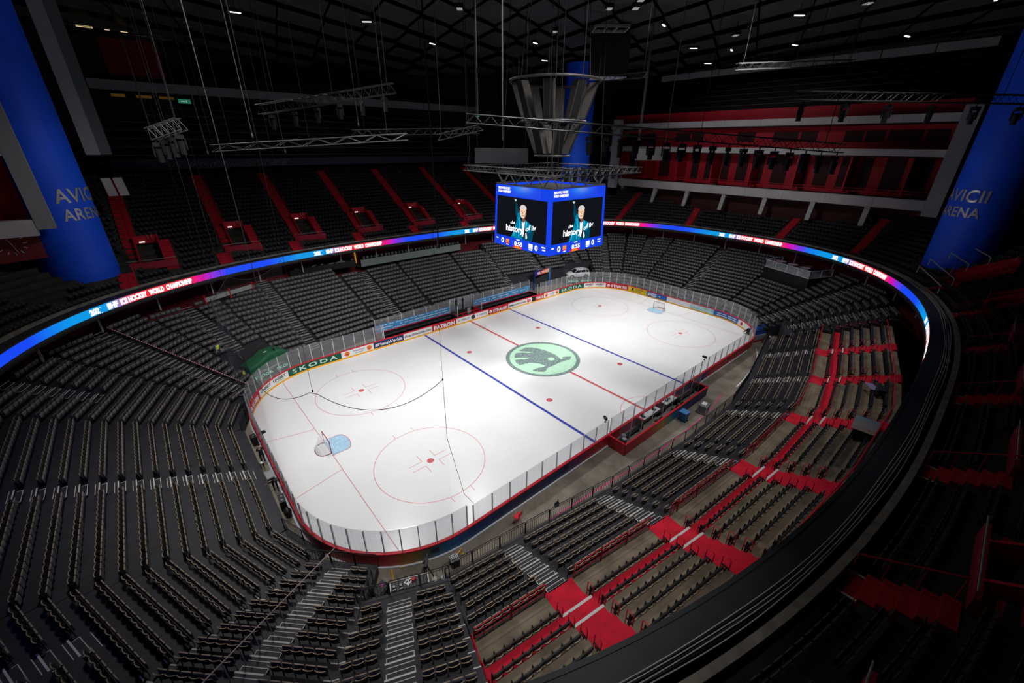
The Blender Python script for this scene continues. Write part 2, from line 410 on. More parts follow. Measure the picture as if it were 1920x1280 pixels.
# glass
GLASS = mat_glass('protective glass', (.9, .91, .92), .05, .055)
POST = mat('aluminium glass post', (.62, .63, .65), .4, metal=.4)
def glass_run(s0, s1, step, top):
    S = srange(s0, s1, step)
    for a, b in zip(S[:-1], S[1:]):
        m = MB(); path_strip(m, a + .03, b - .03, .05, 1.12, top, .45, thick=.015); obj('glass_pane', m, GLASS, BO)
    for s in S:
        p, t, n = path(s, .075); m = MB(); m.box((*p, (1.12 + top) / 2), (.06, .09, top - 1.12), math.atan2(t[1], t[0])); obj('glass_post', m, POST, BO)
glass_run(154.8 - 14.4, PATH_L + 8.6, 1.28, 3.05)      # near end, its far corner and up to the bench
glass_run(36.4, s_side2(22), 1.28, 3.05)               # far corner and far end
glass_run(s_side2(21.7), s_side2(7.4), 1.7, 2.75)
glass_run(s_side2(7.0), s_side2(-7.0), 1.75, 2.75)
glass_run(s_side2(-7.4), s_side2(-21.5), 1.7, 2.75)
glass_run(s_side2(-22), 140.2, 1.15, 3.05)

# ------------------------------------------------------------------ goals
GNET = mat('white goal netting', (.9, .9, .9), .8, alpha=.25)
def goal(x, face, label):
    t = thing('hockey_goal', label, 'goal', (x, 0, 0))
    w, h = .915, 1.22; b = -face
    m = MB(); m.tube([(x, -w, 0), (x, -w, h), (x, w, h), (x, w, 0)], .035, 8); obj('goal_posts', m, mat('red goal tube', (.3, .01, .03), .4), t)
    base = [(x + b * (1.02 * math.sin(u) ** .7), -math.cos(u) * (w + .12 * math.sin(u)), .03) for u in np.linspace(0, PI, 15)]
    m = MB(); m.tube(base, .03, 6); obj('base_frame', m, mat('dark goal base', (.16, .02, .04), .5), t)
    top = [(x + b * .45 * math.sin(u), -math.cos(u) * w, h - .02) for u in np.linspace(0, PI, 15)]
    m = MB(); m.tube(top, .02, 6); obj('top_frame', m, mat('white goal tube', (.7, .7, .7), .4), t)
    m = MB()
    for (p, q, r, s_) in zip(base[:-1], base[1:], top[1:], top[:-1]): m.poly([p, q, r, s_])
    for p, q in zip(top[:-1], top[1:]): m.poly([p, q, (x, q[1], h), (x, p[1], h)])
    obj('goal_net', m, GNET, t)
    m = MB(); m.poly([(x + b * .95, -.7, .05), (x + b * .95, .7, .05), (x + b * .7, .7, .32), (x + b * .7, -.7, .32)])
    obj('skirt', m, mat('white goal skirt', (.85, .85, .85), .7, alpha=.55), t)
goal(-25.9, 1, 'hockey goal with white net standing at the near end of the ice')
goal(25.9, -1, 'hockey goal with white net standing at the far end of the ice')

# ------------------------------------------------------------------ players' benches
BLUEP = mat('light blue bench panel', (.05, .25, .5), .5, noise=.12, nscale=2)
def bench(x0, x1, label):
    t = thing('players_bench', label, 'bench', ((x0 + x1) / 2, 17.6, 0))
    m = MB(); m.box(((x0 + x1) / 2, 17.6, 1.62), (x1 - x0, .08, 1.0)); p = obj('back_panel', m, BLUEP, t)
    m = MB(); random.seed(int(x0 * 10) & 255)
    for z, n_, h in ((1.98, 30, .07), (1.62, 46, .10), (1.3, 30, .07)):
        x = x0 + .2
        while x < x1 - .4:
            w = random.uniform(.08, .3)
            if random.random() < .72: m.box((x + w / 2, 17.553, z), (w, .01, h))
            x += w + .09
    obj('small_print', m, LET, p)
    m = MB(); m.box(((x0 + x1) / 2, 17.55, 1.08), (x1 - x0, .12, .09)); obj('red_rail', m, RED, t)
    m = MB(); m.box(((x0 + x1) / 2, 17.6, .55), (x1 - x0, .06, 1.0)); m.box(((x0 + x1) / 2, 16.55, .12), (x1 - x0, 2.0, .22)); obj('dark_floor', m, BLACK, t)
    m = MB(); m.box(((x0 + x1) / 2, 17.1, .72), (x1 - x0 - .4, .4, .07)); 
    for k in range(7): m.box((x0 + .6 + k * (x1 - x0 - 1.2) / 6, 17.1, .46), (.06, .3, .46))
    obj('seat_plank', m, mat('black bench top', (.03, .03, .033), .35), t)
    m = MB(); random.seed(11)
    for k in range(14): m.box((x0 + .7 + k * (x1 - x0 - 1.2) / 14, 15.62, .95), (.35, .08, .05))
    obj('bottle_holder', m, GREY, t)
    n = 6
    for k in range(n):
        a, b = x0 + (x1 - x0) * k / n, x0 + (x1 - x0) * (k + 1) / n
        m = MB(); m.box(((a + b) / 2, 17.6, 2.55), (b - a - .04, .012, .85)); obj('glass_pane', m, GLASS, t)
    for k in range(n + 1):
        a = x0 + (x1 - x0) * k / n; m = MB(); m.box((a, 17.6, 2.55), (.06, .07, .9)); m.box((a, 17.9, 3.0), (.04, .6, .04)); obj('glass_post', m, POST, t)
    for xx in (x0, x1):
        m = MB(); m.box((xx, 16.5, 1.95), (.014, 2.1, 1.7)); obj('side_glass', m, GLASS, t)
        m = MB(); m.box((xx, 15.5, 1.95), (.06, .06, 1.7)); m.box((xx, 17.55, 1.95), (.06, .06, 1.7)); obj('side_post', m, POST, t)
        m = MB(); m.box((xx, 16.5, .55), (.08, 2.1, 1.1)); obj('side_wall', m, RED if xx in (x0,) else BLACK, t)
bench(-13.5, -2.0, "players' bench with light blue back panel, the one closer to the camera")
bench(2.3, 14.0, "players' bench with light blue back panel, beyond the centre line")
t = thing('gate_glass', 'clear upright glass panes between the two benches', 'glass screen', (.2, 16.6, 0))
for x, y, w in ((-1.5, 17.7, .8), (-.2, 17.6, .8), (1.2, 17.6, 1.2), (1.9, 17.6, .5)):
    m = MB(); m.box((x, y, 2.2), (w, .02, 1.9)); obj('glass_pane', m, mat_glass('thick glass', (.82, .84, .86), .06, .1) if 'thick glass' not in MATS else MATS['thick glass'], t)
m = MB(); m.box((.1, 15.65, 1.55), (.6, .02, .9)); obj('front_pane', m, MATS['thick glass'], t)
m = MB()
for x in (-1.9, -1.1, .6, 1.75): m.box((x, 17.62, 2.1), (.06, .06, 2.1))
obj('glass_post', m, POST, t)
m = MB(); m.beam((-2, 16.4, 1.05), (2.3, 16.4, 1.05), .1, .1); m.beam((-.9, 15.4, 1.05), (-.9, 16.4, 1.05), .08, .08); m.beam((1.2, 15.4, 1.05), (1.2, 16.4, 1.05), .08, .08); obj('red_rail', m, RED, t)
m = MB(); m.box((.15, 17.7, .55), (4.3, .08, 1.1)); m.box((.15, 16.5, .06), (4.3, 2.2, .1)); obj('dark_wall', m, BLACK, t)

# ------------------------------------------------------------------ penalty boxes and scorers' table
t = thing('penalty_box', 'long red and navy penalty box walls with red caps beside the ice', 'penalty box', (0, -16.3, 0))
X0, X1, Y0, Y1 = -7.2, 7.1, -15.36, -17.05
def pcol(x):
    st = [(-7.3, (.42, .012, .025)), (-3.4, (.42, .02, .02)), (-1.6, (.4, .2, .02)), (-.2, (.06, .2, .14)), (1.2, (.0, .12, .35)), (2.6, (.006, .02, .14)), (7.2, (.005, .01, .06))]
    for (a, ca), (b, cb) in zip(st[:-1], st[1:]):
        if a <= x <= b: u = (x - a) / (b - a); return tuple(p + (q - p) * u for p, q in zip(ca, cb))
m = MB(); xs = np.linspace(X0, X1, 30)
for a, b in zip(xs[:-1], xs[1:]): m.add([(a, Y1 - .06, 0), (b, Y1 - .06, 0), (b, Y1 - .06, 1.05), (a, Y1 - .06, 1.05)], [(0, 1, 2, 3)], 0, [pcol(a), pcol(b), pcol(b), pcol(a)])
for x, yy in ((X0 - .06, 0), (X1 + .06, 0)):
    m.add([(x, Y0, 0), (x, Y1 - .06, 0), (x, Y1 - .06, 1.05), (x, Y0, 1.05)], [(0, 1, 2, 3)], 0, pcol(max(X0, min(X1, x))))
obj('outer_skin', m, PRINT, t)
m = MB(); m.box((0, Y1, .5), (X1 - X0, .08, 1.0)); m.box((X0, (Y0 + Y1) / 2, .5), (.08, Y0 - Y1, 1.0)); m.box((X1, (Y0 + Y1) / 2, .5), (.08, Y0 - Y1, 1.0))
for x in (-3.05, 3.05): m.box((x, -15.75, .5), (.08, .75, 1.0))
obj('wall_panel', m, BLKMETAL, t)
m = MB(); m.box((0, Y1, 1.08), (X1 - X0 + .2, .16, .1)); m.box((X0, (Y0 + Y1) / 2, 1.08), (.14, Y0 - Y1, .1)); m.box((X1, (Y0 + Y1) / 2, 1.08), (.14, Y0 - Y1, .1))
for x in (-3.05, 3.05): m.box((x, -15.75, 1.08), (.14, .8, .1))
obj('cap_rail', m, RED, t)
m = MB(); m.box((0, -16.2, .05), (X1 - X0, 1.6, .06)); obj('box_floor', m, mat('grey rubber floor', (.22, .2, .18), .8, noise=.2, nscale=3), t)
for k in range(8):
    a, b = X0 + .1 + k * 1.76, X0 + .1 + (k + 1) * 1.76
    m = MB(); m.box(((a + b) / 2, -16.25, 1.7), (1.7, .012, 1.3)); obj('glass_pane', m, GLASS, t)
    m = MB(); m.box((b, -16.25, 1.3), (.05, .05, 2.2)); obj('glass_post', m, POST, t)
m = MB()
for a, b in ((-6.6, -3.4), (3.5, 6.7)): m.box(((a + b) / 2, -15.95, .48), (b - a, .35, .06)); m.box((a + .2, -15.95, .25), (.08, .3, .42)); m.box((b - .2, -15.95, .25), (.08, .3, .42))
obj('player_seat', m, BLACK, t)
def table(x0, x1, label, y=-15.72):
    t = thing('scorers_table', label, 'table', ((x0 + x1) / 2, y, 0))
    m = MB(); m.box(((x0 + x1) / 2, y, .98), (x1 - x0, .62, .05)); obj('table_top', m, WHITE, t)
    for x in (x0 + .1, x1 - .1):
        m = MB(); m.box((x, y, .5), (.05, .5, .92)); obj('leg', m, BLKMETAL, t)
table(-2.9, -.1, "white scorers' table with papers, beside the red centre line"); table(1.0, 2.95, "white scorers' table carrying two black headsets")
for i, (x, y, l) in enumerate(((1.6, -15.68, 'black headset lying on the white scorers table, by the laptop'), (2.05, -15.62, 'black headset lying on the white scorers table, by the red divider'))):
    t = thing('headset', l, 'headset', (x, y, 1.005))
    m = MB(); m.tube([(x + .13 * math.cos(a), y + .13 * math.sin(a), 1.03) for a in np.linspace(0, 2 * PI, 17)[:-1]], .03, 6, closed=True); obj('headband', m, BLACK, t)
    for s in (-1, 1): m = MB(); m.cyl((x + s * .13, y, 1.005), .07, .07, 12); obj('ear_cup', m, BLKMETAL, t)
def laptop(x, y, z, rz, label):
    t = thing('laptop', label, 'laptop', (x, y, z), rz)
    m = MB(); m.box((0, 0, .015), (.38, .27, .025)); obj('keyboard_base', m, BLKMETAL, t, world=False)
    m = MB(); m.hexa([(-.19, .12, .03), (.19, .12, .03), (.19, .135, .03), (-.19, .135, .03), (-.19, .2, .27), (.19, .2, .27), (.19, .215, .27), (-.19, .215, .27)]); obj('screen', m, BLACK, t, world=False)
laptop(.55, -15.7, .70, .3, 'black laptop on the gap between the two white scorers tables')
t = thing('equipment_rack', 'low black rack between the two white scorers tables', 'rack', (.45, -15.72, 0)); m = MB(); m.box((.45, -15.72, .34), (.8, .5, .68)); obj('rack_body', m, BLKMETAL, t); m = MB(); m.box((.45, -15.46, .5), (.6, .02, .2)); obj('rack_front', m, GREY, t)
laptop(-.7, -15.72, 1.005, .2, "black laptop on the papered scorers' table"); laptop(-2.5, -15.72, 1.005, -.2, "black laptop at the outer end of the papered scorers' table")
for i, (x, rz, l) in enumerate(((-.6, .4, 'sheet of paper on the scorers table beside the laptop'), (-1.5, -.2, 'sheet of paper in the middle of the scorers table'), (-1.9, .9, 'sheet of paper at the open end of the scorers table'))):
    m = MB(); m.box((0, 0, .003), (.3, .21, .004)); p = obj('paper_sheet', m, WHITE, loc=(x, -15.9, 1.006), world=False); p.rotation_euler[2] = rz; tag(p, l, 'paper')
for i, (x, l) in enumerate(((1.4, 'black office chair behind the white table with headsets'), (2.4, 'black office chair beside the red divider of the scorers box'), (-1.4, 'black office chair behind the papered scorers table'))):
    t = thing('office_chair', l, 'chair', (x, -16.6, .08))
    m = MB(); m.box((x, -16.6, .52), (.46, .44, .08)); obj('seat', m, CLOTH, t); m = MB(); m.box((x, -16.82, .85), (.44, .06, .5)); obj('backrest', m, CLOTH, t)
    m = MB(); m.cyl((x, -16.6, .12), .03, .38, 8)
    for a in range(5): m.beam((x, -16.6, .14), (x + .26 * math.cos(a * 1.257), -16.6 + .26 * math.sin(a * 1.257), .1), .04, .04)
    obj('chair_base', m, BLKMETAL, t)
# things on the floor beside it
t = thing('flight_case', 'metal framed flight case on the floor beside the penalty box', 'flight case', (4.1, -18.3, 0), .15)
m = MB(); m.box((0, 0, .5), (1.05, .75, .8)); obj('case_body', m, mat('grey case panel', (.16, .16, .165), .5), t, world=False)
m = MB()
for x in (-.53, .53):
    for y in (-.38, .38): m.box((x, y, .5), (.05, .05, .84))
for z in (.1, .9):
    for y in (-.38, .38): m.box((0, y, z), (1.1, .05, .05))
    for x in (-.53, .53): m.box((x, 0, z), (.05, .78, .05))
obj('metal_edge', m, ALU, t, world=False)
m = MB()
for x in (-.4, .4):
    for y in (-.3, .3): m.cyl((x, y, 0), .06, .1, 10)
obj('caster', m, BLACK, t, world=False)
m = MB(); m.box((.05, .02, .92), (.55, .4, .05)); m.box((0, 0, .96), (.2, .15, .04), .4); obj('papers', m, WHITE, t, world=False)
t = thing('waste_bin', 'blue wheeled bin outside the penalty box wall', 'bin', (1.3, -17.75, 0))
m = MB(); V = [(-.27, -.27, .08), (.27, -.27, .08), (.27, .27, .08), (-.27, .27, .08), (-.36, -.36, .95), (.36, -.36, .95), (.36, .36, .95), (-.36, .36, .95)]; m.hexa(V); obj('bin_body', m, mat('blue bin plastic', (.03, .12, .3), .5), t, world=False)
m = MB(); m.box((0, 0, .98), (.78, .78, .06)); obj('bin_lid', m, mat('blue bin lid', (.05, .17, .4), .5), t, world=False)
m = MB(); m.cyl((-.2, -.3, 0), .08, .1, 10); m.cyl((.2, -.3, 0), .08, .1, 10); m.cyl((0, .25, 0), .05, .08, 8); obj('wheel', m, BLACK, t, world=False)
for x, y, c, l in ((-5.9, -16.0, (.05, .12, .3), 'blue water barrel standing in the penalty box'), (-6.3, -16.35, (.1, .1, .1), 'grey drum with a yellow band standing in the penalty box')):
    t = thing('drum', l, 'drum', (x, y, .08)); m = MB(); m.cyl((x, y, .08), .22, .75, 20); obj('drum_body', m, mat('drum ' + str(c), c, .5), t)
    m = MB(); m.cyl((x, y, .83), .2, .04, 20); obj('drum_lid', m, GREY, t); m = MB(); m.cyl((x, y, .25), .226, .08, 20); obj('band', m, YEL if c[0] == .1 else WHITE, t)
# folding chair of a commentator, cable and tape on the concrete
t = thing('director_chair', 'tall red canvas folding chair on the concrete beside the fence', 'chair', (-18.7, -16.5, 0), .3)
m = MB(); m.box((0, 0, .78), (.5, .42, .04)); obj('seat', m, RED, t, world=False); m = MB(); m.box((0, -.22, 1.12), (.52, .03, .28)); obj('backrest', m, RED, t, world=False)
for sx in (-1, 1):
    for a, b in (((sx * .25, -.2, 0), (sx * .25, .2, .78)), ((sx * .25, .2, 0), (sx * .25, -.2, .78)), ((sx * .25, -.22, .75), (sx * .25, -.22, 1.28))):
        m = MB(); m.tube([a, b], .018, 6); obj('leg', m, REDRAIL, t, world=False)
def floor_line(name, pts, w, m_, label, cat):
    m = MB(); P = [Vector((*p, -.012)) for p in pts]
    for a, b in zip(P[:-1], P[1:]):
        n = Vector((-(b - a).y, (b - a).x, 0)).normalized() * w / 2; m.poly([a - n, b - n, b + n, a + n])
    tag(obj(name, m, m_), label, cat)
floor_line('floor_tape', [(-23.5, -17.4), (-19.5, -17.55), (-15.5, -17.75), (-11.5, -18.1), (-7, -18.5), (-3, -18.7), (1, -18.75), (4.5, -18.6), (7.2, -18.3), (8.8, -18.0)], .09, mat('pink tape', (.75, .06, .25), .5), 'long bright pink tape line on the concrete beside the stand', 'tape')
floor_line('floor_marking', [(11.5, -18.4), (14, -18.2), (17, -17.8), (19.5, -17.3), (21.5, -16.7), (23.2, -15.9)], .1, WHITE, 'curved white painted line on the concrete at the far corner', 'marking')
# ------------------------------------------------------------------ lower bowl
DECK = mat('black stage deck', (.027, .027, .032), .55, noise=.2, nscale=1.2)
REDC = mat('red carpet', (.55, .006, .026), .8, noise=.18, nscale=1.5)
BARE = mat('bare concrete terrace', (.19, .15, .105), .8, noise=.35, nscale=.9, bump=.05)
RISE = .365
class Seg:
    def __init__(s, key, A, B, t, gA, gB, z0, k0, k1, n=None):
        s.key = key; s.A = Vector((*A, 0)); s.B = Vector((*B, 0)); s.t = t; s.gA = gA; s.gB = gB; s.z0 = z0; s.k0 = k0; s.k1 = k1
        s.d = (s.B - s.A).normalized(); s.L = (s.B - s.A).length
        c = Vector((s.d.y, -s.d.x, 0)); s.n = c if c.dot(s.A) > 0 else -c
        s.aisles = []; s.bare = {}; s.noseat = lambda k, u: False; s.jump = (99, 0.)
    def z(s, k): return s.z0 + RISE * k
    def off(s, k): return s.t * k + (s.jump[1] if k >= s.jump[0] else 0.)
    def P(s, k, u): return s.A + s.d * u + s.n * s.off(k)
    def ext(s, k): q = s.off(k) / s.t; return -s.gA * q, s.L + s.gB * q
SEGS = []
def corner(sx, sy, tagname, k3, k1=17):
    T = lambda p: (p[0] * sx, p[1] * sy)
    V1, V2, V3, V4 = map(T, ((32.02, 7.25), (30.6, 10.95), (27.7, 13.9), (24.3, 15.38)))
    a = Seg(tagname + '1', V1, V2, .8, .15, .161, .35, 0, k1); b = Seg(tagname + '2', V2, V3, .8, .161, .156, .35, 1, k1)
    c = Seg(tagname + '3', V3, V4, .8, .156, .07, .35, k3, k1 - 1)
    SEGS.extend((a, b, c)); return a, b, c
ENDN = Seg('EN', (-32.02, -7.25), (-32.02, 7.25), .8, .15, .15, .35, 0, 17)
ENDF = Seg('EF', (32.02, -7.25), (32.02, 7.25), .8, .15, .15, .35, 0, 17)
SEGS += [ENDN, ENDF]
NR = corner(-1, -1, 'NR', 5); NL = corner(-1, 1, 'NL', 7); FL = corner(1, 1, 'FL', 8); FR = corner(1, -1, 'FR', 5)
ENDN.aisles = [(7.25, 0, 17)]; ENDF.aisles = [(7.25, 0, 17)]
for q in (NR, NL, FL, FR):
    q[0].aisles = [(2., 11, 17)]; q[1].aisles = [(2.05, 1, 17)]
    q[2].aisles = [(1.3, q[2].k0, 16)]
RSV = [(-25.25, -18.22), (-12, -20.15), (-3, -20.95), (6, -21.05), (12, -20.15), (25, -17.4)]
RSA = [[4.3, 11.9], [7.0], [7.0], [6.0], [7.2]]
def side(sy, tagname, aisles, k1):
    V = [(x, y * (1 if sy < 0 else -1)) for x, y in RSV]; out = []
    ang = [math.atan2(V[i + 1][1] - V[i][1], V[i + 1][0] - V[i][0]) for i in range(len(V) - 1)]
    for i in range(len(V) - 1):
        g0 = .12 if i == 0 else .8 * math.tan(abs(ang[i] - ang[i - 1]) / 2); g1 = .12 if i == len(V) - 2 else .8 * math.tan(abs(ang[i + 1] - ang[i]) / 2)
        s = Seg(tagname + str(i), V[i], V[i + 1], .8, g0, g1, 1.08, 0, k1); s.aisles = [(u, 0, k1) for u in aisles[i]]; out.append(s)
    SEGS.extend(out); return out
RS = side(-1, 'RS', RSA, 12)
LS = side(1, 'LS', [[4.2], [3.4], [], [6.5], [8.]], 15)
for s in LS[1:4]:
    s.k1 = 13; s.aisles = [(u, a, 12) for u, a, b in s.aisles]
LS[4].k0 = 4; LS[4].aisles = [(u, 4, b) for u, a, b in LS[4].aisles]
for s in RS: s.jump = (6, .63)
for s in RS: s.bare = {k: (REDC if k == 7 else BARE) for k in range(6, 13)}
# terraces
for s in SEGS:
    m = MB(); bar = MB(); red = MB()
    for k in range(s.k0, s.k1 + 1):
        kf = k - 1 if k > s.k0 else k - (1.45 if s.key[:2] not in ('RS', 'LS') and s.key[2:3] != '2' else 1.3)
        a0, a1 = s.ext(k - 1); b0, b1 = s.ext(k); z = s.z(k)
        mm = m if k not in s.bare else (red if s.bare[k] is REDC else bar)
        p, q, r, w = s.P(kf, a0), s.P(kf, a1), s.P(k, b1), s.P(k, b0)
        zl = 0. if k == s.k0 else z - RISE
        up = lambda v, h: (v.x, v.y, h)
        mm.add([up(p, z), up(q, z), up(r, z), up(w, z)], [(0, 1, 2, 3)])
        (bar if k in s.bare else m).add([up(p, zl), up(q, zl), up(q, z), up(p, z)], [(0, 1, 2, 3)])
        m.add([up(p, 0), up(w, 0), up(w, z), up(p, z)], [(0, 1, 2, 3)]); m.add([up(q, 0), up(r, 0), up(r, z), up(q, z)], [(0, 1, 2, 3)])
    struct('stand_terrace', m, DECK)
    if bar.f: struct('concrete_terrace', bar, BARE)
    if red.f: struct('carpet_terrace', red, REDC)

# ------------------------------------------------------------------ stairs in the aisles
STAIRLAB = {'EN': 'black stairs with white edge strips through the near end stand', 'EF': 'black stairs with white edge strips behind the far goal',
            'NR1': 'short upper flight of black stairs between end stand and railed stairs', 'NR2': 'black stairs with a pale handrail beside the camera bay',
            'NR3': 'black stairs with white strips behind the camera bay', 'NL1': 'short upper flight of black stairs above the near end stand, opposite corner',
            'NL2': 'black stairs with a red dotted rope beside the green-covered car', 'NL3': 'black stairs above the green-covered car', 'FL1': 'short upper flight of stairs above the white car corner',
            'FL2': 'black stairs beside the white car, behind the glass', 'FL3': 'black stairs above the dark tunnel and its coloured portal', 'FR1': 'short upper flight of stairs behind the camera platform',
            'FR2': 'black stairs running up past the glass-railed camera platform', 'FR3': 'black stairs by the blue drape at the far corner',
            'RS00': 'black then red stairs in the side stand next to the camera bay', 'RS01': 'black then red stairs in the side stand, second from the camera bay', 'RS10': 'black then red stairs in the side stand, third from the camera bay',
            'RS20': 'black then red stairs in the side stand behind the scorers', 'RS30': 'black then red stairs in the side stand, second from the blue drape', 'RS40': 'black then red stairs in the side stand beside the blue drape',
            'LS0': 'black stairs behind the near end of the players benches', 'LS1': 'black stairs behind the middle of the nearer players bench', 'LS3': 'black stairs behind the further players bench', 'LS4': 'black stairs beside the coloured tunnel portal'}
AW = 1.15
def strip(mb, s, k, u0, u1, off, z, w):
    a, b = s.P(k, u0) + s.n * off, s.P(k, u1) + s.n * off; n = s.n * w
    mb.hexa([(*p.xy, zz) for zz in (z, z + .012) for p in (a, b, b + n, a + n)])
for s in SEGS:
    for ai, (u, k0, k1) in enumerate(s.aisles):
        lab = STAIRLAB.get(s.key) or STAIRLAB.get(s.key + str(ai)) or 'black stairs with white edge strips'
        p0 = s.P(k0, u); t = thing('stairs', lab, 'stairs', (p0.x, p0.y, s.z(k0)))
        far = (p0 - Vector((CAM[0], CAM[1], 0))).length > 45
        for k in range(k0, k1 + 1):
            z = s.z(k); red = k in s.bare
            m = MB(); h = (1.75 if red else AW) / 2
            a, b = s.P(k, u - h) - s.n * .3, s.P(k, u + h) - s.n * .3; c_, d_ = s.P(k, u + h), s.P(k, u - h)
            m.hexa([(*p.xy, zz) for zz in (z + .002, z + RISE / 2) for p in (a, b, c_, d_)])
            if red:
                f0, f1 = s.P(k - 1, u - h), s.P(k - 1, u + h)
                m.hexa([(*p.xy, zz) for zz in (z - .02, z + .012) for p in (f0 - s.n * .01, f1 - s.n * .01, c_, d_)])
            st = obj('half_step', m, REDC if red else DECK, t)
            m = MB()
            if not red or k < 8: strip(m, s, k, u - h - .05, u + h + .05, -.02, z + RISE + (.016 if red else 0), .07 if not red else .13)
            if not red:
                strip(m, s, k, u - h, u + h, -.31, z + RISE / 2, .03); strip(m, s, k, u - h, u + h, -.62, z + .001, .03)
                for e in (-1, 1):
                    q0, q1 = s.P(k, u + e * h) - s.n * .31, s.P(k, u + e * h) - s.n * .03
                    v = s.d * .03; m.hexa([(*p.xy, zz) for zz in (z + RISE / 2, z + RISE / 2 + .013) for p in (q0, q1, q1 + v, q0 + v)])
            if m.f: obj('edge_strip', m, STRIP, st)

# white joint markers where the terraces bend
m = MB()
for s in SEGS:
    if s.key[:2] in ('NR', 'NL', 'FL', 'FR'):
        for k in range(s.k0 + 1, s.k1):
            a0, a1 = s.ext(k); z = s.z(k + 1)
            strip(m, s, k, a1 - .35, a1 - .03, -.03, z, .05)
            if s.key[2] != '1': strip(m, s, k, a0 + .03, a0 + .3, -.03, z, .05)
tag(obj('corner_strip', m, STRIP), kind='structure')

# ------------------------------------------------------------------ seats
FAB = mat('black seat fabric', (.12, .12, .128), .65, noise=.25, nscale=5)
FABD = mat('black seat plastic', (.02, .02, .022), .5)
NAVYS = mat('dark balcony seat', (.022, .023, .030), .6)
def arc_back(mb, w, z0, z1, bulge, th, y0, tilt, n=4, mi_top=1):
    xs = [-w / 2 + w * i / n for i in range(n + 1)]
    F = lambda x: y0 + bulge * (1 - (2 * x / w) ** 2)
    V = []
    for x in xs: V += [(x, F(x), z0), (x, F(x) + tilt, z1), (x, F(x) + th, z0), (x, F(x) + th + tilt, z1)]
    o = 4
    for i in range(n):
        a, b = i * o, (i + 1) * o
        mb.add(V, [(a, b, b + 1, a + 1), (b + 2, a + 2, a + 3, b + 3)], 0) if i == 0 else None
    base = len(mb.v) - len(V)
    for i in range(n):
        a, b = base + i * o, base + (i + 1) * o
        if i > 0: mb.f += [(a, b, b + 1, a + 1), (b + 2, a + 2, a + 3, b + 3)]; mb.m += [0, 0]; mb.c += [None, None]
        mb.f.append((a + 1, b + 1, b + 3, a + 3)); mb.m.append(mi_top); mb.c.append(None)
    for q in (base, base + n * o): mb.f.append((q, q + 1, q + 3, q + 2)); mb.m.append(0); mb.c.append(None)
    return mb
def m_back(): return arc_back(MB(), .46, .34, .80, .055, .035, -.17, .08)
def m_pan():
    mb = MB(); V = [(-.21, -.27, .36), (.21, -.27, .36), (.21, -.21, .36), (-.21, -.21, .36), (-.21, -.27, .74), (.21, -.27, .74), (.21, -.225, .74), (-.21, -.225, .74)]
    mb.hexa(V); mb.m[-5] = 1; return mb
def m_frame(): return MB().tube([(-.23, -.17, 0), (-.23, -.17, .31), (.23, -.17, .31), (.23, -.17, 0)], .022, 5)
def m_fback(): return arc_back(MB(), .49, .26, .66, .012, .07, -.16, .05, mi_top=0)
def m_fpan():
    return arc_back(MB(), .43, .33, .37, .09, .05, -.11, 0., mi_top=1)
def m_farm():
    mb = MB(); mb.box((.25, -.15, .37), (.04, .08, .74)); return mb
def m_bback():
    mb = MB(); mb.hexa([(-.22, -.16, .36), (.22, -.16, .36), (.22, -.12, .36), (-.22, -.12, .36), (-.22, -.08, .82), (.22, -.08, .82), (.22, -.04, .82), (-.22, -.04, .82)]); mb.m[-5] = 1; return mb
def m_bpan():
    mb = MB(); mb.hexa([(-.2, -.26, .36), (.2, -.26, .36), (.2, -.2, .36), (-.2, -.2, .36), (-.2, -.3, .7), (.2, -.3, .7), (.2, -.26, .7), (-.2, -.26, .7)]); mb.m[-5] = 1; return mb
TAND = mat('dull seat edge', (.10, .085, .07), .6)
KINDS_ = {'tele': ('folding_chair', 'folding seat', [('backrest', m_back, [FABD, TAN]), ('seat_pan', m_pan, [FAB, TAN]), ('side_frame', m_frame, [FABD])]),
          'fix': ('terrace_chair', 'terrace seat', [('backrest', m_fback, [FABD, TAN]), ('seat_pan', m_fpan, [FABD, mat('curved seat edge', (.42, .36, .26), .6)]), ('armrest', m_farm, [FABD])]),
          'bal': ('balcony_chair', 'balcony seat', [('backrest', m_bback, [NAVYS, TAND]), ('seat_pan', m_bpan, [NAVYS, TAND])])}
def mass(name, kind, spots, label, cat):
    """the many remaining seats of one kind as ONE object"""
    if not spots: return
    tv = []; tf = []; tm = []; mats = []; off = 0
    for pn, fn, ms in KINDS_[kind][2]:
        if kind == 'tele' and pn == 'side_frame': continue
        mb = fn(); base = len(tv); tv += mb.v
        for f, mi in zip(mb.f, mb.m): tf.append(tuple(i + base for i in f)); tm.append(mi + off)
        mats += ms; off += len(ms)
    TV = np.array(tv); TF = np.array(tf); nv = len(TV)
    S = np.array(spots); ca, sa = np.cos(S[:, 3]), np.sin(S[:, 3])
    X = TV[None, :, 0] * ca[:, None] - TV[None, :, 1] * sa[:, None] + S[:, None, 0]; Y = TV[None, :, 0] * sa[:, None] + TV[None, :, 1] * ca[:, None] + S[:, None, 1]
    Z = TV[None, :, 2] + S[:, None, 2]
    V = np.stack([X, Y, Z], -1).reshape(-1, 3); F = (TF[None] + (np.arange(len(S)) * nv)[:, None, None]).reshape(-1, 4)
    me = bpy.data.meshes.new(name); me.vertices.add(len(V)); me.vertices.foreach_set('co', V.ravel())
    me.loops.add(F.size); me.loops.foreach_set('vertex_index', F.ravel()); me.polygons.add(len(F)); me.polygons.foreach_set('loop_start', np.arange(len(F)) * 4)
    for mm in mats: me.materials.append(mm)
    me.polygons.foreach_set('material_index', np.tile(np.array(tm), len(S))); me.update(calc_edges=True)
    o = bpy.data.objects.new(name, me); COL.objects.link(o); tag(o, label, cat, kind='stuff')
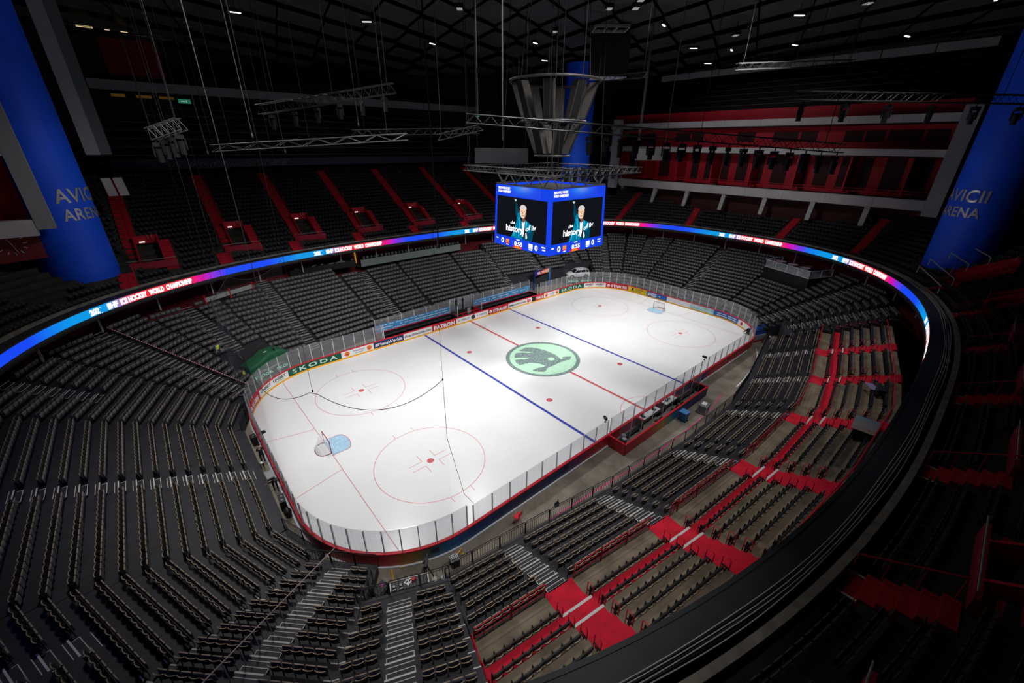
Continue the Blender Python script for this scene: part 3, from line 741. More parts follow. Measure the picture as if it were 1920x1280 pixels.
def individuals(kind, spots, group, adj):
    """spots: (x, y, z, rz, label); one built with its parts, the rest copied"""
    nm, cat, parts = KINDS_[kind]; proto = None
    for x, y, z, rz, lab in spots:
        if proto is None:
            proto = thing(nm, lab, cat, (x, y, z), rz, group)
            for pn, fn, ms in parts: obj(pn, fn(), ms, proto, world=False)
        else: copy_thing(proto, (x, y, z), rz, lab)
ENDNAME = {'EN': ['end stand half toward camera bay', 'end stand half toward green car'], 'NR1': ['bent block beside end stand', 'bent block by railed stairs'], 'NR2': ['corner block before railed stairs', 'corner block after railed stairs'],
           'NR3': ['short block before the bay stairs', 'block behind the camera bay'], 'NL1': ['bent block toward green car', 'upper bent block toward green car'], 'NL2': ['corner block before roped stairs', 'corner block after roped stairs'],
           'RS0': ['side block beside black cross rail', 'between first and second side stairs', 'past the second side stairs'], 'RS1': ['before the third side stairs', 'past the third side stairs'],
           'RS2': ['before the scorers side stairs', 'past the scorers side stairs'], 'RS3': ['before the fifth side stairs', 'past the fifth side stairs'], 'RS4': ['before the last side stairs', 'past the last side stairs']}
TELE = []; FIXS = []
for s in SEGS:
    rz = math.atan2(s.n.y, s.n.x) - PI / 2
    for k in range(s.k0, s.k1 + 1):
        if s.key[:2] in ('RS', 'LS') and k == s.k1: continue
        e0, e1 = s.ext(k); e0 += .12; e1 -= .12
        hw = .95 if k in s.bare else AW / 2 + .08; cuts = sorted([(u - hw, u + hw) for u, a, b in s.aisles if a <= k <= b])
        iv = []; lo = e0
        for a, b in cuts: iv.append((lo, a)); lo = b
        iv.append((lo, e1))
        for ii, (a, b) in enumerate(iv):
            n = int((b - a) / .5)
            if n < 1: continue
            st = (a + b) / 2 - (n - 1) * .25
            for j in range(n):
                u = st + j * .5
                if s.noseat(k, u): continue
                p = s.P(k, u) - s.n * .06; z = s.z(k)
                fix = k in s.bare
                nm = ENDNAME.get(s.key); nm = nm[min(ii, len(nm) - 1)] if nm else 'the far stand'
                jj = n - j if (cuts and ii == 0) else j + 1
                rowl = k - s.k0 + 1 if not fix else k - 5
                lab = f"black {'fixed' if fix else 'folding'} seat, {nth(jj)} along {nth(rowl)} {'concrete ' if fix else ''}row, {nm}"
                (FIXS if fix else TELE).append((p.x, p.y, z, rz, lab, s.key))
def split(spots, n):
    vis = []
    for i, q in enumerate(spots):
        d = Vector((q[0], q[1], q[2] + .5)) - Vector(CAM); vis.append((d.dot(cf) if in_view((q[0], q[1], q[2] + .5), 0) else 1e6, i))
    vis.sort(); pick = set(i for dd, i in vis[:n] if dd < 1e6)
    return [spots[i] for i in sorted(pick)], [q for i, q in enumerate(spots) if i not in pick]
# platforms and tunnels replace some seats
def gone(q):
    x, y, z, rz, lab, key = q
    if key == 'FR1' and z > .35 + RISE * 10.5: return True
    if key == 'FL3' and z < .35 + RISE * 8: return True
    return False
TELE = [q for q in TELE if not gone(q)]
near, rest = split(TELE, 300)
individuals('tele', [q[:5] for q in near], 'black folding seats of the lower stands', 'black folding')
mass('folding_chairs', 'tele', [q[:4] for q in rest if in_view((q[0], q[1], q[2] + .5), 250)], 'rows of black folding seats filling the rest of the lower stands', 'folding seats')
near, rest = split(FIXS, 260)
individuals('fix', [q[:5] for q in near], 'black fixed seats on the concrete side terrace', 'black fixed')
mass('terrace_chairs', 'fix', [q[:4] for q in rest], 'further black fixed seats along the concrete side terrace', 'terrace seats')
# ------------------------------------------------------------------ guard rails
def guard_meshes(w, h=1.05, red=False, bars=True):
    r = .12; P = [(-w / 2, 0, 0), (-w / 2, 0, h - r)] + [(-w / 2 + r - r * math.cos(a), 0, h - r + r * math.sin(a)) for a in (.5, 1.05)] + [(-w / 2 + r, 0, h), (w / 2 - r, 0, h)] + [(w / 2 - r + r * math.sin(a), 0, h - r + r * math.cos(a)) for a in (.5, 1.05)] + [(w / 2, 0, h - r), (w / 2, 0, 0)]
    f = MB(); f.tube(P, .028, 6); 
    if red:
        for z in (h * .68, h * .36): f.tube([(-w / 2, 0, z), (w / 2, 0, z)], .022, 6)
        return f, None
    f.tube([(-w / 2, 0, .14), (w / 2, 0, .14)], .018, 5); f.tube([(-w / 2, 0, h - .16), (w / 2, 0, h - .16)], .018, 5)
    b = MB(); n = max(2, int(w / .16))
    for i in range(1, n): x = -w / 2 + w * i / n; b.box((x, 0, h / 2 - .02), (.02, .02, h - .3))
    return f, b
GPROTO = {}
def guard(a, b, z0, z1, label, group, red=False):
    """one rail panel between two plan points"""
    a = Vector(a); b = Vector(b); w = round((b - a).length - .06, 2); key = (w, red)
    c = (a + b) / 2; rz = math.atan2(b.y - a.y, b.x - a.x)
    if key in GPROTO:
        return copy_thing(GPROTO[key], (c.x, c.y, (z0 + z1) / 2), rz, label, group)
    t = thing('guard_rail', label, 'railing', (c.x, c.y, (z0 + z1) / 2), rz, group); f, bb = guard_meshes(w, red=red)
    obj('rail_frame', f, REDRAIL if red else BLKMETAL, t, smooth=True, world=False)
    if bb: obj('bars', bb, BLKMETAL, t, world=False)
    GPROTO[key] = t; return t
def along(pts, pitch):
    P = [Vector(p) for p in pts]; out = []
    for a, b in zip(P[:-1], P[1:]):
        n = max(1, round((b - a).length / pitch)); out += [(a + (b - a) * i / n, a + (b - a) * (i + 1) / n) for i in range(n)]
    return out
def front(seg, k, off, u0=0, u1=None):
    e0, e1 = seg.ext(k); return [tuple((seg.P(k, e0 + u0) + seg.n * off).xy), tuple((seg.P(k, e1 if u1 is None else u1) + seg.n * off).xy)]
pts = [front(RS[0], 0, -1.0)[0]] + [front(s, 0, -1.0)[1] for s in RS]
for i, (a, b) in enumerate(along(pts, 1.95)):
    guard(a, b, 1.08, 1.08, f'black barred guard rail, {nth(i + 1)} along the side stand front from the camera bay', 'guard rails along the side stand front')
ptsn = [front(NR[1], 1, -.95)[0], front(NR[1], 1, -.95)[1]]
for i, (a, b) in enumerate(along(ptsn, 1.5)): guard(a, b, .72, .72, f'black barred guard rail in front of the railed stairs, {nth(i + 1)} from the end stand', 'guard rails before the corner block')
ptsn = [front(NR[0], 0, -1.05)[0], front(NR[0], 0, -1.05)[1]]
for i, (a, b) in enumerate(along(ptsn, 1.9)): guard(a, b, .35, .35, f'black barred guard rail on the bent block edge, {nth(i + 1)} from the end stand', 'guard rails before the bent block')
pn = [front(NL[0], 0, -1.05)[0], front(NL[0], 0, -1.05)[1]]
for i, (a, b) in enumerate(along(pn, 1.9)): guard(a, b, .35, .35, f'dark guard rail below the green-car corner, {nth(i + 1)} from the end stand', 'guard rails before the green car corner')
# camera bay sides
e = NR[2]; bay = []
for k in range(1, 5): bay.append((NR[1].P(k, NR[1].ext(k)[1]), NR[1].z(k)))
for i in range(3): guard(bay[i][0].xy, bay[i + 1][0].xy, bay[i][1] + .1, bay[i][1] + .1, f'black barred rail on the bay side toward the end stand, {nth(i + 1)} from the ice', 'rails down the bay side')
a, b = front(e, 5, -1.1); bp = along([a, b], 1.75)
for i, (p, q) in enumerate(bp): guard(p, q, e.z(5), e.z(5), f'black barred rail behind the camera table, {nth(i + 1)} from the railed stairs', 'rails behind the camera bay')
s = RS[0]
for k in range(-1, 5):
    p, q = s.P(k, s.ext(k)[0] - .05), s.P(k + 1, s.ext(k + 1)[0] - .05)
    guard(p.xy, q.xy, s.z(max(k, 0)), s.z(max(k, 0)) + .1, f'black barred rail stepping up beside the bay block, {nth(k + 2)} from the floor', 'stepping rails beside the bay')
for k in range(5, 12):
    p, q = s.P(k, s.ext(k)[0] - .05), s.P(k + 1, s.ext(k + 1)[0] - .05)
    guard(p.xy, q.xy, s.z(k), s.z(k) + .1, f'red tube rail stepping up at the end of the concrete terrace, {nth(k - 4)} from below', 'stepping red rails', red=True)
s = RS[-1]
for k in range(6, 11):
    p, q = s.P(k, s.ext(k)[1]), s.P(k + 1, s.ext(k + 1)[1])
    guard(p.xy, q.xy, s.z(k), s.z(k) + .1, f'red tube rail at the far end of the concrete terrace, {nth(k - 5)} from below', 'far stepping red rails', red=True)
# red rails on the front of the concrete terrace
cnt = 0
for s in RS:
    a0, a1 = s.ext(5); cuts = [a0] + [v for u, _, _ in s.aisles for v in (u - .9, u + .9)] + [a1]
    for lo, hi in zip(cuts[0::2], cuts[1::2]):
        p, q = s.P(5, lo) + s.n * .12, s.P(5, hi) + s.n * .12
        for a, b in along([p.xy, q.xy], 1.9):
            cnt += 1; guard(a, b, s.z(6), s.z(6), f'red tube rail on the terrace edge, {nth(cnt)} from the camera bay end', 'red rails on the terrace edge', red=True)
# hoop handrails at the row ends by the red stairs
GH = None; cnt = 0
for s in RS:
    for ai, (u, _, _) in enumerate(s.aisles):
        cnt += 1
        for k in range(6, 11):
            for e in (-1, 1):
                p = s.P(k, u + e * .95) - s.n * .12; rz = math.atan2(s.n.y, s.n.x)
                lab = f"hoop handrail, {nth(k - 5)} row, {'near' if e < 0 else 'far'} side of the {nth(cnt)} red stairs"
                if GH is None:
                    GH = thing('hoop_handrail', lab, 'handrail', (p.x, p.y, s.z(k)), rz, 'hoop handrails by the red stairs')
                    m = MB(); m.tube([(-.2, 0, 0), (-.2, 0, .95), (-.14, 0, 1.05), (.14, 0, 1.05), (.2, 0, .95), (.2, 0, 0)], .025, 6); obj('hoop', m, REDRAIL, GH, smooth=True, world=False)
                    m = MB(); m.box((0, 0, .45), (.36, .03, .08)); m.box((.05, 0, .2), (.08, .04, .4)); obj('bracket', m, BLKMETAL, GH, world=False)
                else: copy_thing(GH, (p.x, p.y, s.z(k)), rz, lab)
# handrail of the railed stairs, rope of the opposite ones
s = NR[1]; u = s.aisles[0][0] - .62
t = thing('stair_handrail', 'long pale handrail running up the black stairs next to the camera bay', 'handrail', tuple(s.P(0, u).xy) + (.35,))
m = MB(); m.tube([(*(s.P(k, u) - s.n * .9).xy, s.z(k) + 1.0) for k in (.4, 1, 4, 8, 12, 16)], .028, 6); obj('rail', m, mat('pale pink rail', (.5, .38, .4), .4), t)
m = MB()
for k in range(1, 17): p = s.P(k, u) - s.n * .5; m.tube([(p.x, p.y, s.z(k)), (p.x, p.y, s.z(k) + 1.17)], .02, 6)
obj('post', m, mat('pale pink rail', (.5, .38, .4)), t)
s = NL[1]; u = s.aisles[0][0] + .66
t = thing('rope_barrier', 'red and white dotted rope along the stairs toward the green-covered car', 'rope', tuple(s.P(0, u).xy) + (.35,))
m = MB(); r = MB(); n = 120
Q = [(*(s.P(16 * i / n + .5, u)).xy, s.z(16 * i / n + .5) + .9) for i in range(n + 1)]
for i in range(n): (m if i % 2 else r).tube([Q[i], Q[i + 1]], .03, 5)
obj('white_section', m, WHITE, t); obj('red_section', r, REDRAIL, t)
m = MB()
for i in (0, 30, 60, 90, 120): m.tube([(Q[i][0], Q[i][1], Q[i][2] - .9), Q[i]], .02, 6)
obj('post', m, BLKMETAL, t)
# ------------------------------------------------------------------ balcony with the LED ribbon
NE = 2.6
def oval(th, c):
    a, b = 44.2 + c, 31.2 + c; ct, st = math.cos(th), math.sin(th)
    return (a * math.copysign(abs(ct) ** (2 / NE), ct), b * math.copysign(abs(st) ** (2 / NE), st))
_N = 1440; _pts = [oval(2 * PI * i / _N, 0) for i in range(_N + 1)]; _cum = [0.]
for p, q in zip(_pts[:-1], _pts[1:]): _cum.append(_cum[-1] + math.hypot(q[0] - p[0], q[1] - p[1]))
OV_L = _cum[-1]; _cn = np.array(_cum); _px = np.array(_pts)
def ov(s, off=0.):
    s %= OV_L; x = np.interp(s, _cn, _px[:, 0]); y = np.interp(s, _cn, _px[:, 1]); e = .05
    t = np.array([np.interp((s + e) % OV_L, _cn, _px[:, 0]) - x, np.interp((s + e) % OV_L, _cn, _px[:, 1]) - y]); t /= max(1e-9, np.linalg.norm(t))
    return (x + t[1] * off, y - t[0] * off)
def ov_of(th): return float(np.interp(th % (2 * PI), np.linspace(0, 2 * PI, _N + 1), _cn))
ZB, ZT = 9.22, 9.98
TS = [104.0, 78.2, 52.1, 26.3, .8, 231.9, 206.5, 181.]
BLUE_, CY_, RED_, MAG_, PUR_ = (.005, .05, .72), (.0, .25, .62), (.72, .015, .035), (.55, .0, .28), (.18, .02, .6)
def ledcol(s):
    s %= OV_L; best = None
    for a in TS:
        d = (a - s) % OV_L                      # distance read from the start of the nearest caption
        if d > OV_L - 6: d -= OV_L
        if best is None or abs(d - 5) < abs(best - 5): best = d
    d = best
    st = [(-6, BLUE_), (-1.8, CY_), (2.0, CY_), (4.4, RED_), (10.2, RED_), (11.6, MAG_), (13, PUR_), (14.6, BLUE_)]
    if d <= -6 or d >= 14.6: return BLUE_
    for (p, cp), (q, cq) in zip(st[:-1], st[1:]):
        if p <= d <= q: u = (d - p) / (q - p); return tuple(x + (y - x) * u for x, y in zip(cp, cq))
t = thing('led_ribbon', 'glowing blue and red LED ribbon board round the balcony front', 'LED board', (0, 31.2, ZB))
m = MB(); S = np.linspace(0, OV_L, 420)
for a, b in zip(S[:-1], S[1:]):
    pa, pb = ov(a), ov(b); ca, cb = ledcol(a), ledcol(b)
    m.add([(*pa, ZB), (*pb, ZB), (*pb, ZT), (*pa, ZT)], [(0, 1, 2, 3)], 0, [ca, cb, cb, ca])
obj('screen', m, mat_attr('led ribbon light', 'tint', .5, 1.25), t)
LEDW = mat('led white light', (0, 0, 0), em=(1, .97, .95), es=1.35)
for a in TS:
    m = MB()
    def f(u, v, a=a): return (*ov(a - u, -.03), ZB + .13 + v)
    put_text(m, '202', .95, .5, f, .06); put_text(m, ',', .12, .16, lambda u, v: f(u + 1.05, v - .06), .03); put_text(m, 'o', .14, .12, lambda u, v: f(u + 1.0, v + .42), 0.)
    put_text(m, 'IIHF', 1.05, .5, lambda u, v: f(u + 1.75, v), .07); put_text(m, 'ICE HOCKEY', 2.7, .5, lambda u, v: f(u + 3.05, v), .07)
    put_text(m, 'WORLD', 1.55, .5, lambda u, v: f(u + 5.95, v), .07); put_text(m, 'CHAMPIONSHIP', 2.75, .5, lambda u, v: f(u + 7.75, v), .07)
    obj('lettering', m, LEDW, t)
# parapet: back of the ribbon, top plate, slab edge
PARA = mat('dark parapet metal', (.030, .033, .036), .5, noise=.2, nscale=1.); CURB = mat('grey concrete kerb', (.24, .22, .19), .8, noise=.3, nscale=1.5)
m = MB(); cb = MB(); un = MB(); n = 200; S = np.linspace(0, OV_L, n + 1)
for a, b in zip(S[:-1], S[1:]):
    p = [ov(a, .03), ov(b, .03), ov(b, 1.0), ov(a, 1.0)]
    m.hexa([(*q, z) for z in (8.95, 10.05) for q in p])
    p = [ov(a, -.06), ov(b, -.06), ov(b, .1), ov(a, .1)]; m.hexa([(*q, z) for z in (9.985, 10.09) for q in p])
    p = [ov(a, 1.45), ov(b, 1.45), ov(b, 1.72), ov(a, 1.72)]; cb.hexa([(*q, z) for z in (9.0, 10.1) for q in p])
    p = [ov(a, .0), ov(b, .0), ov(b, 3.4), ov(a, 3.4)]; un.hexa([(*q, z) for z in (8.8, 8.95) for q in p])
struct('trim_parapet', m, PARA); struct('trim_kerb', cb, CURB); struct('ceiling_balcony', un, BLACK)
CAB = mat('grey cable', (.5, .5, .5), .5)
random.seed(5)
for i in range(7):
    m = MB(); ss = np.linspace(ov_of(PI + .45), ov_of(2 * PI - .05), 120); off = .82 + .06 * i
    ph = random.random() * 6
    m.tube([(*ov(s, off + .03 * math.sin(s * .5 + ph)), 10.1 + .02 * math.sin(s * .9 + ph)) for s in ss], .02, 5)
    tag(obj('cable', m, CAB if i % 2 == 0 else BLKMETAL, smooth=True), f"{'grey' if i % 2 == 0 else 'black'} cable in the gutter behind the parapet, {nth(i + 1)} out from the ice", 'cable', 'cables behind the parapet')
# dark red wall and posts below the balcony
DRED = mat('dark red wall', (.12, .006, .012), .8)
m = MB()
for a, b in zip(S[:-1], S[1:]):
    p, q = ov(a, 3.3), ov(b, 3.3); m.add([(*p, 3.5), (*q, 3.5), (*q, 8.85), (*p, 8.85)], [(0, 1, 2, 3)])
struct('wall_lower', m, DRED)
for i in range(44):
    s_ = OV_L * i / 44; p = ov(s_, 1.6)
    if not in_view((*p, 8)): continue
    m = MB(); m.box((*p, 7.9), (.14, .14, 2.0)); struct('trim_post', m, GREY)
# ------------------------------------------------------------------ balcony tier
def tierk(x, y):
    lo, hi = -1., 30.
    for _ in range(40):
        c = (lo + hi) / 2
        if (abs(x) / (44.2 + c)) ** NE + (abs(y) / (31.2 + c)) ** NE > 1: lo = c
        else: hi = c
    return (lo - 1.9) / .82
TZ0, TRISE, TT, KMAX = 9.45, .45, .82, 21
def tierz(x, y): return TZ0 + TRISE * max(0, tierk(x, y) + 1)
TIER = mat('dark balcony terrace', (.035, .032, .028), .85, noise=.3, nscale=1.)
m = MB(); n = 180; XLIM = 51.6
for k in range(KMAX + 1):
    c0, c1 = 1.7 + TT * k, 1.7 + TT * (k + 1); z = TZ0 + TRISE * k
    for i in range(n):
        t0, t1 = 2 * PI * i / n, 2 * PI * (i + 1) / n
        p, q, r, w = oval(t0, c0), oval(t1, c0), oval(t1, c1), oval(t0, c1)
        if max(abs(r[0]), abs(w[0])) > XLIM: continue
        m.add([(*p, z), (*q, z), (*r, z), (*w, z)], [(0, 1, 2, 3)]); m.add([(*p, z - TRISE), (*q, z - TRISE), (*q, z), (*p, z)], [(0, 1, 2, 3)])
struct('balcony_terrace', m, TIER)
VOM = [(-23.5, 1), (-14.5, 1), (-5., 1), (4.9, 1), (15., 1), (24.5, 1), (-33., 1)] + [(-23.5, -1), (-14.5, -1), (-5., -1), (4.9, -1), (15., -1), (24.5, -1), (33., -1)]
def yin(x, c): return (31.2 + c) * max(0, 1 - (abs(x) / (44.2 + c)) ** NE) ** (1 / NE)
DKRED = mat('deep red paint', (.5, .010, .028), .6); DKREDC = mat('deep red stair carpet', (.45, .010, .025), .85)
def flight(x, sy, c0, c1, w, label, strips=False):
    t = thing('balcony_stairs', label, 'stairs', (x, sy * yin(x, c0), tierz(x, yin(x, c0))))
    m = MB(); c = c0
    while c < c1:
        y0, y1 = yin(x, c), yin(x, c + .41); z = TZ0 + TRISE * ((c - 1.7) / TT) + .14
        m.box((x, sy * (y0 + y1) / 2, z - .2), (w, abs(y1 - y0), .5)); c += .41
    obj('step', m, DKREDC, t)
    if sy < 0:
        m = MB(); y0 = yin(x, c0); z = TZ0 + TRISE * ((c0 - 1.7) / TT) + .2
        for e in (-1, 1): m.box((x + e * (w / 2 - .06), -y0 - .35, z), (.1, 1.0, .03))
        obj('edge_strip', m, STRIP, t)
    m = MB(); P = [(x + w / 2 + .04, sy * yin(x, c), TZ0 + TRISE * ((c - 1.7) / TT) + 1.0) for c in np.linspace(c0, c1, 4)]; m.tube(P, .03, 5)
    for p in P: m.tube([(p[0], p[1], p[2] - 1.0), p], .025, 5)
    obj('handrail', m, DKRED, t)
    return t
EXITL = mat('exit sign light', (0, 0, 0), em=(.75, .95, .8), es=1.6)
for i, (x, sy) in enumerate(VOM):
    side_ = 'far' if sy > 0 else 'near'; vis = any(in_view((x + dx, sy * yin(x, c), tierz(x, yin(x, c))), 30) for dx in (-3, 3) for c in (2, 5, 12, 19))
    if not vis: continue
    order = [v[0] for v in VOM if v[1] == sy]; order.sort(); o_ = nth(order.index(x) + 1)
    where = f"{o_} from near goal end, balcony {'across the ice' if sy > 0 else 'above concrete terrace'}"
    w = 4.3; yl = yin(x, 4.2); yb = yl + 4.2; zl = TZ0 + TRISE * 2.6; zt = tierz(x, yb)
    t = thing('vomitory', f'red-walled stair opening, {where}', 'stairwell entrance', (x, sy * yl, zl))
    m = MB(); m.box((x, sy * yl, zl + .45), (w, .16, .75)); obj('front_wall', m, mat('pinkish red wall', (.36, .02, .045), .6), t)
    for s_ in (-1, 1):
        m = MB(); xx = x + s_ * (w / 2 - 1.05)
        m.hexa([(xx - .07, sy * yl, zl - .5), (xx + .07, sy * yl, zl - .5), (xx + .07, sy * yb, zl - .5), (xx - .07, sy * yb, zl - .5), (xx - .07, sy * yl, zl + .8), (xx + .07, sy * yl, zl + .8), (xx + .07, sy * yb, zt + .6), (xx - .07, sy * yb, zt + .6)]); obj('side_wall', m, DKRED, t)
        m = MB(); nst = 9
        for q in range(nst):
            yy = yl + (yb - yl) * (q + .5) / nst; zz = zl + (zt - zl) * (q + .5) / nst; m.box((x + s_ * (w / 2 - .5), sy * yy, zz - .15), (.95, (yb - yl) / nst, .5))
        obj('side_steps', m, DKREDC, t)
    m = MB(); m.box((x, sy * yb, zt + .15), (w - 1.9, .2, .9)); obj('header_wall', m, DKRED, t)
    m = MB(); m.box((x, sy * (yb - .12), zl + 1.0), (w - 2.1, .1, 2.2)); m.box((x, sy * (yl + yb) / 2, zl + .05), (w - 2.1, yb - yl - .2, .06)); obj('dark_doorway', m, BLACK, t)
    m = MB(); m.box((x - .4, sy * (yb - .2), zt - .1), (.5, .05, .12)); obj('exit_light', m, EXITL, t)
    m = MB()
    for dx in (.25, .6): m.box((x + dx, sy * (yb - .25), zt + .45), (.05, .05, .5))
    m.tube([(x - w / 2, sy * (yl - .1), zl + 1.1), (x + w / 2, sy * (yl - .1), zl + 1.1)], .03, 6)
    obj('metal_fitting', m, GREY, t)
    flight(x - 1.5, sy, 8.6, 1.7 + TT * 21.6, 1.35, f'red upper stairs, {where}')
    flight(x - 2.6, sy, 1.9, 4.2, 1.35, f'red lower stairs, {where}')
for i, (y, l) in enumerate(((21.5, 'beside the scoreboard'), (7.8, 'left of the far suites middle'), (-8., 'right of the far suites middle'), (-19.5, 'beside the blue column'))):
    t = thing('balcony_stairs', f'straight red stairs in the far end balcony, {l}', 'stairs', (45.5, y, 10)); m = MB()
    x = (44.2 + 1.9) * max(0, 1 - (abs(y) / 33.1) ** NE) ** (1 / NE)
    while x < 51.4:
        z = TZ0 + TRISE * max(0, tierk(x, abs(y))) + .16; m.box((x, y + (x - 46) * .22 * (1 if y > 0 else -.4), z - .2), (.42, 1.15, .5)); x += .41
    obj('step', m, DKREDC, t)
# balcony seats
def novom(x, y):
    sy = 1 if y > 0 else -1
    for vx, vs in VOM:
        if vs != sy: continue
        yl = yin(vx, 4.2)
        if abs(x - vx) < 2.5 and yl - .6 < abs(y) < yl + 5.2: return False
        if abs(x - (vx - 1.5)) < .95 and abs(y) >= yl + 4.6: return False
        if abs(x - (vx - 2.6)) < .95 and abs(y) <= yl: return False
    for ey in (21.5, 7.8, -8., -19.5):
        if x > 43 and abs(y - ey - (x - 46) * .22 * (1 if ey > 0 else -.4)) < 1.: return False
    for cx, cy in ((-38.8, 29.4), (38., 30.2), (38.8, -29.4), (-38.8, -29.4)):
        if math.hypot(x - cx, y - cy) < 3.7: return False
    if x < -33.4 and y > 31 and abs(x + 34.5) < 1.2: return False
    if x < -40 and 22 < y < 28.5: return False
    return True
BAL = []
for k in range(KMAX + 1):
    c = 1.7 + TT * (k + 1) - .06; z = TZ0 + TRISE * k
    th = np.linspace(0, 2 * PI, 2000); P = np.array([oval(a, c) for a in th]); L = np.r_[0, np.cumsum(np.linalg.norm(np.diff(P, axis=0), axis=1))]
    for j in range(int(L[-1] / .52)):
        s_ = j * .52; x = np.interp(s_, L, P[:, 0]); y = np.interp(s_, L, P[:, 1]); x2 = np.interp(s_ + .1, L, P[:, 0]); y2 = np.interp(s_ + .1, L, P[:, 1])
        if abs(x) > 51 or not novom(x, y) or not in_view((x, y, z + .5), 150): continue
        dx, dy = x2 - x, y2 - y; rz = math.atan2(-dx, dy) - PI / 2
        BAL.append((x, y, z, rz, f'dark balcony seat, {nth(j % 60 + 1)} along the {nth(k + 1)} balcony row', 'BAL', j, k))
near, rest = split(BAL, 150)
rows = {}
for q in near: rows.setdefault(q[7], []).append(q)
lst = []
for k, qs in rows.items():
    qs.sort(key=lambda q: q[6])
    for i, q in enumerate(qs): lst.append((*q[:4], f'dark seat on the balcony above the concrete terrace, {nth(k + 1)} row, {nth(i + 1)} along' if i < 60 else q[4]))
individuals('bal', lst, 'dark balcony seats closest to the parapet', 'dark')
mass('balcony_chairs', 'bal', [q[:4] for q in rest], 'rows of dark seats filling the balcony tier all round', 'balcony seats')
# ------------------------------------------------------------------ suites, fascias, upper tier, ceiling
FASC = mat('pale grey fascia', (.5, .48, .49), .6, noise=.08, nscale=.4); FASD = mat('grey concrete fascia', (.22, .21, .22), .7)
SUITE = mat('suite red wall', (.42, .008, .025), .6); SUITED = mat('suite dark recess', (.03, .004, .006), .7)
def slab(name, c, size, m_, rz=0.):
    b = MB(); b.box(c, size, rz); return struct(name, b, m_)
def suites(sx, y0, y1, tagy):
    X = 50. * sx; yc, L = (y0 + y1) / 2, y1 - y0
    for z0, z1 in ((15.7, 17.1), (22.6, 23.5), (26.8, 27.8)):
        b = MB(); n = int(L / 6)
        for i in range(n):
            a, c = y0 + L * i / n, y0 + L * (i + 1) / n; b.box((X + sx * .6, (a + c) / 2, (z0 + z1) / 2), (1.2, c - a - .03, z1 - z0))
        struct('trim_fascia', b, FASC)
    # floors and red back walls with darker bays
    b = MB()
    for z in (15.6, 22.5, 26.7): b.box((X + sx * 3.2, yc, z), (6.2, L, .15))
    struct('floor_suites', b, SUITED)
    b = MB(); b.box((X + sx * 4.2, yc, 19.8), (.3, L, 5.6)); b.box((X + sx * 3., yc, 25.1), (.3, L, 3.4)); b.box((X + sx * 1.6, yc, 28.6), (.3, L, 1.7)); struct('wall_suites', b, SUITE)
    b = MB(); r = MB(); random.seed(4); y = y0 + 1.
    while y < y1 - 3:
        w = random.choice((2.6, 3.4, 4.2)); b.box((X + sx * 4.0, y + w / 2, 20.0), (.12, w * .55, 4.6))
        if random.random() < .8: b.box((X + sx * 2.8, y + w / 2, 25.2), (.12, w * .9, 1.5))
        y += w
    for z in (17.7, 18.1): r.tube([(X + sx * .3, y0, z), (X + sx * .3, y1, z)], .04, 5)
    y = y0
    while y < y1: r.tube([(X + sx * .3, y, 17.1), (X + sx * .3, y, 18.1)], .03, 5); y += 2.4
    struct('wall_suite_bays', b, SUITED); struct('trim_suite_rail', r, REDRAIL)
    for k in range(int(L / 7)):
        y = y0 + 3.5 + k * 7.
        b = MB(); b.box((X + sx * 2.2, y, 20.), (3.6, .22, 5.2)); struct('wall_suite_divider', b, SUITE)
suites(1, -24., 31., 0); suites(-1, -6., 24., 0)
m = MB()
for i, y in enumerate((26.4, 18.2, 11.1, 3.9, -3.2, -10.4, -17.5)):
    b = MB(); b.hexa([(49.6, y - .35, 15.6), (51.2, y - .35, 15.6), (51.2, y + .35, 15.6), (49.6, y + .35, 15.6), (49.6, y - .35, 15.75), (51.2, y - .35, 15.75), (51.2, y + .35, 15.75), (49.6, y + .35, 15.75)])
    b.hexa([(49.0, y - .32, 13.0), (49.3, y - .32, 13.0), (49.3, y + .32, 13.0), (49.0, y + .32, 13.0), (49.8, y - .35, 15.65), (50.5, y - .35, 15.65), (50.5, y + .35, 15.65), (49.8, y + .35, 15.65)])
    struct('trim_bracket', b, mat('white bracket', (.42, .41, .41), .6))
slab('wall_far', (52.6, 2., 12.6), (.3, 66, 6.4), mat('dark brown wall', (.05, .012, .012), .8))
slab('wall_near', (-52.6, 2., 12.6), (.3, 66, 6.4), MATS['dark brown wall'])
# blue columns with the arena's name
COLB = mat('royal blue column', (.012, .095, .85), .5, noise=.12, nscale=.25)
LETM = mat('brushed steel letters', (.6, .6, .6), .35, metal=.6)
for sx, sy, nm, lab in ((-1, 1, 1, 'tall blue column with metal arena lettering at the near end of the far side'), (1, 1, 2, 'tall blue column behind the scoreboard'), (1, -1, 3, 'tall blue column at the far end, on the concrete terrace side')):
    cx, cy, R_ = (38.0, 30.2, 2.9) if nm == 2 else (38.8 * sx, 29.4 * sy, 2.9)
    t = thing('blue_column', lab, 'column', (cx, cy, 9.))
    b = MB(); b.cyl((cx, cy, 9.), R_, 28.5, 64); obj('shaft', b, COLB, t, smooth=False)
    b = MB(); a0 = math.atan2(-cy, -cx)
    def f(u, v): a = a0 + u / (R_ + .06); return (cx + (R_ + .06) * math.cos(a), cy + (R_ + .06) * math.sin(a), v)
    put_text(b, 'AVICII', 4.4, 1.25, lambda u, v: f(u - 2.2, v + 18.4), .02, 1.05); put_text(b, 'ARENA', 4.2, 1.05, lambda u, v: f(u - 2.1, v + 16.8), .02, 1.05)
    obj('lettering', b, LETM, t)
    # concrete wall slabs flanking the column
    w = MB(); PIER = mat('grey concrete pier', (.27, .27, .28), .7)
    if sx > 0: w.box((44.2, sy * 24.95, 22.), (1.0, 1.6, 12.6)); struct('wall_pier', w, PIER)
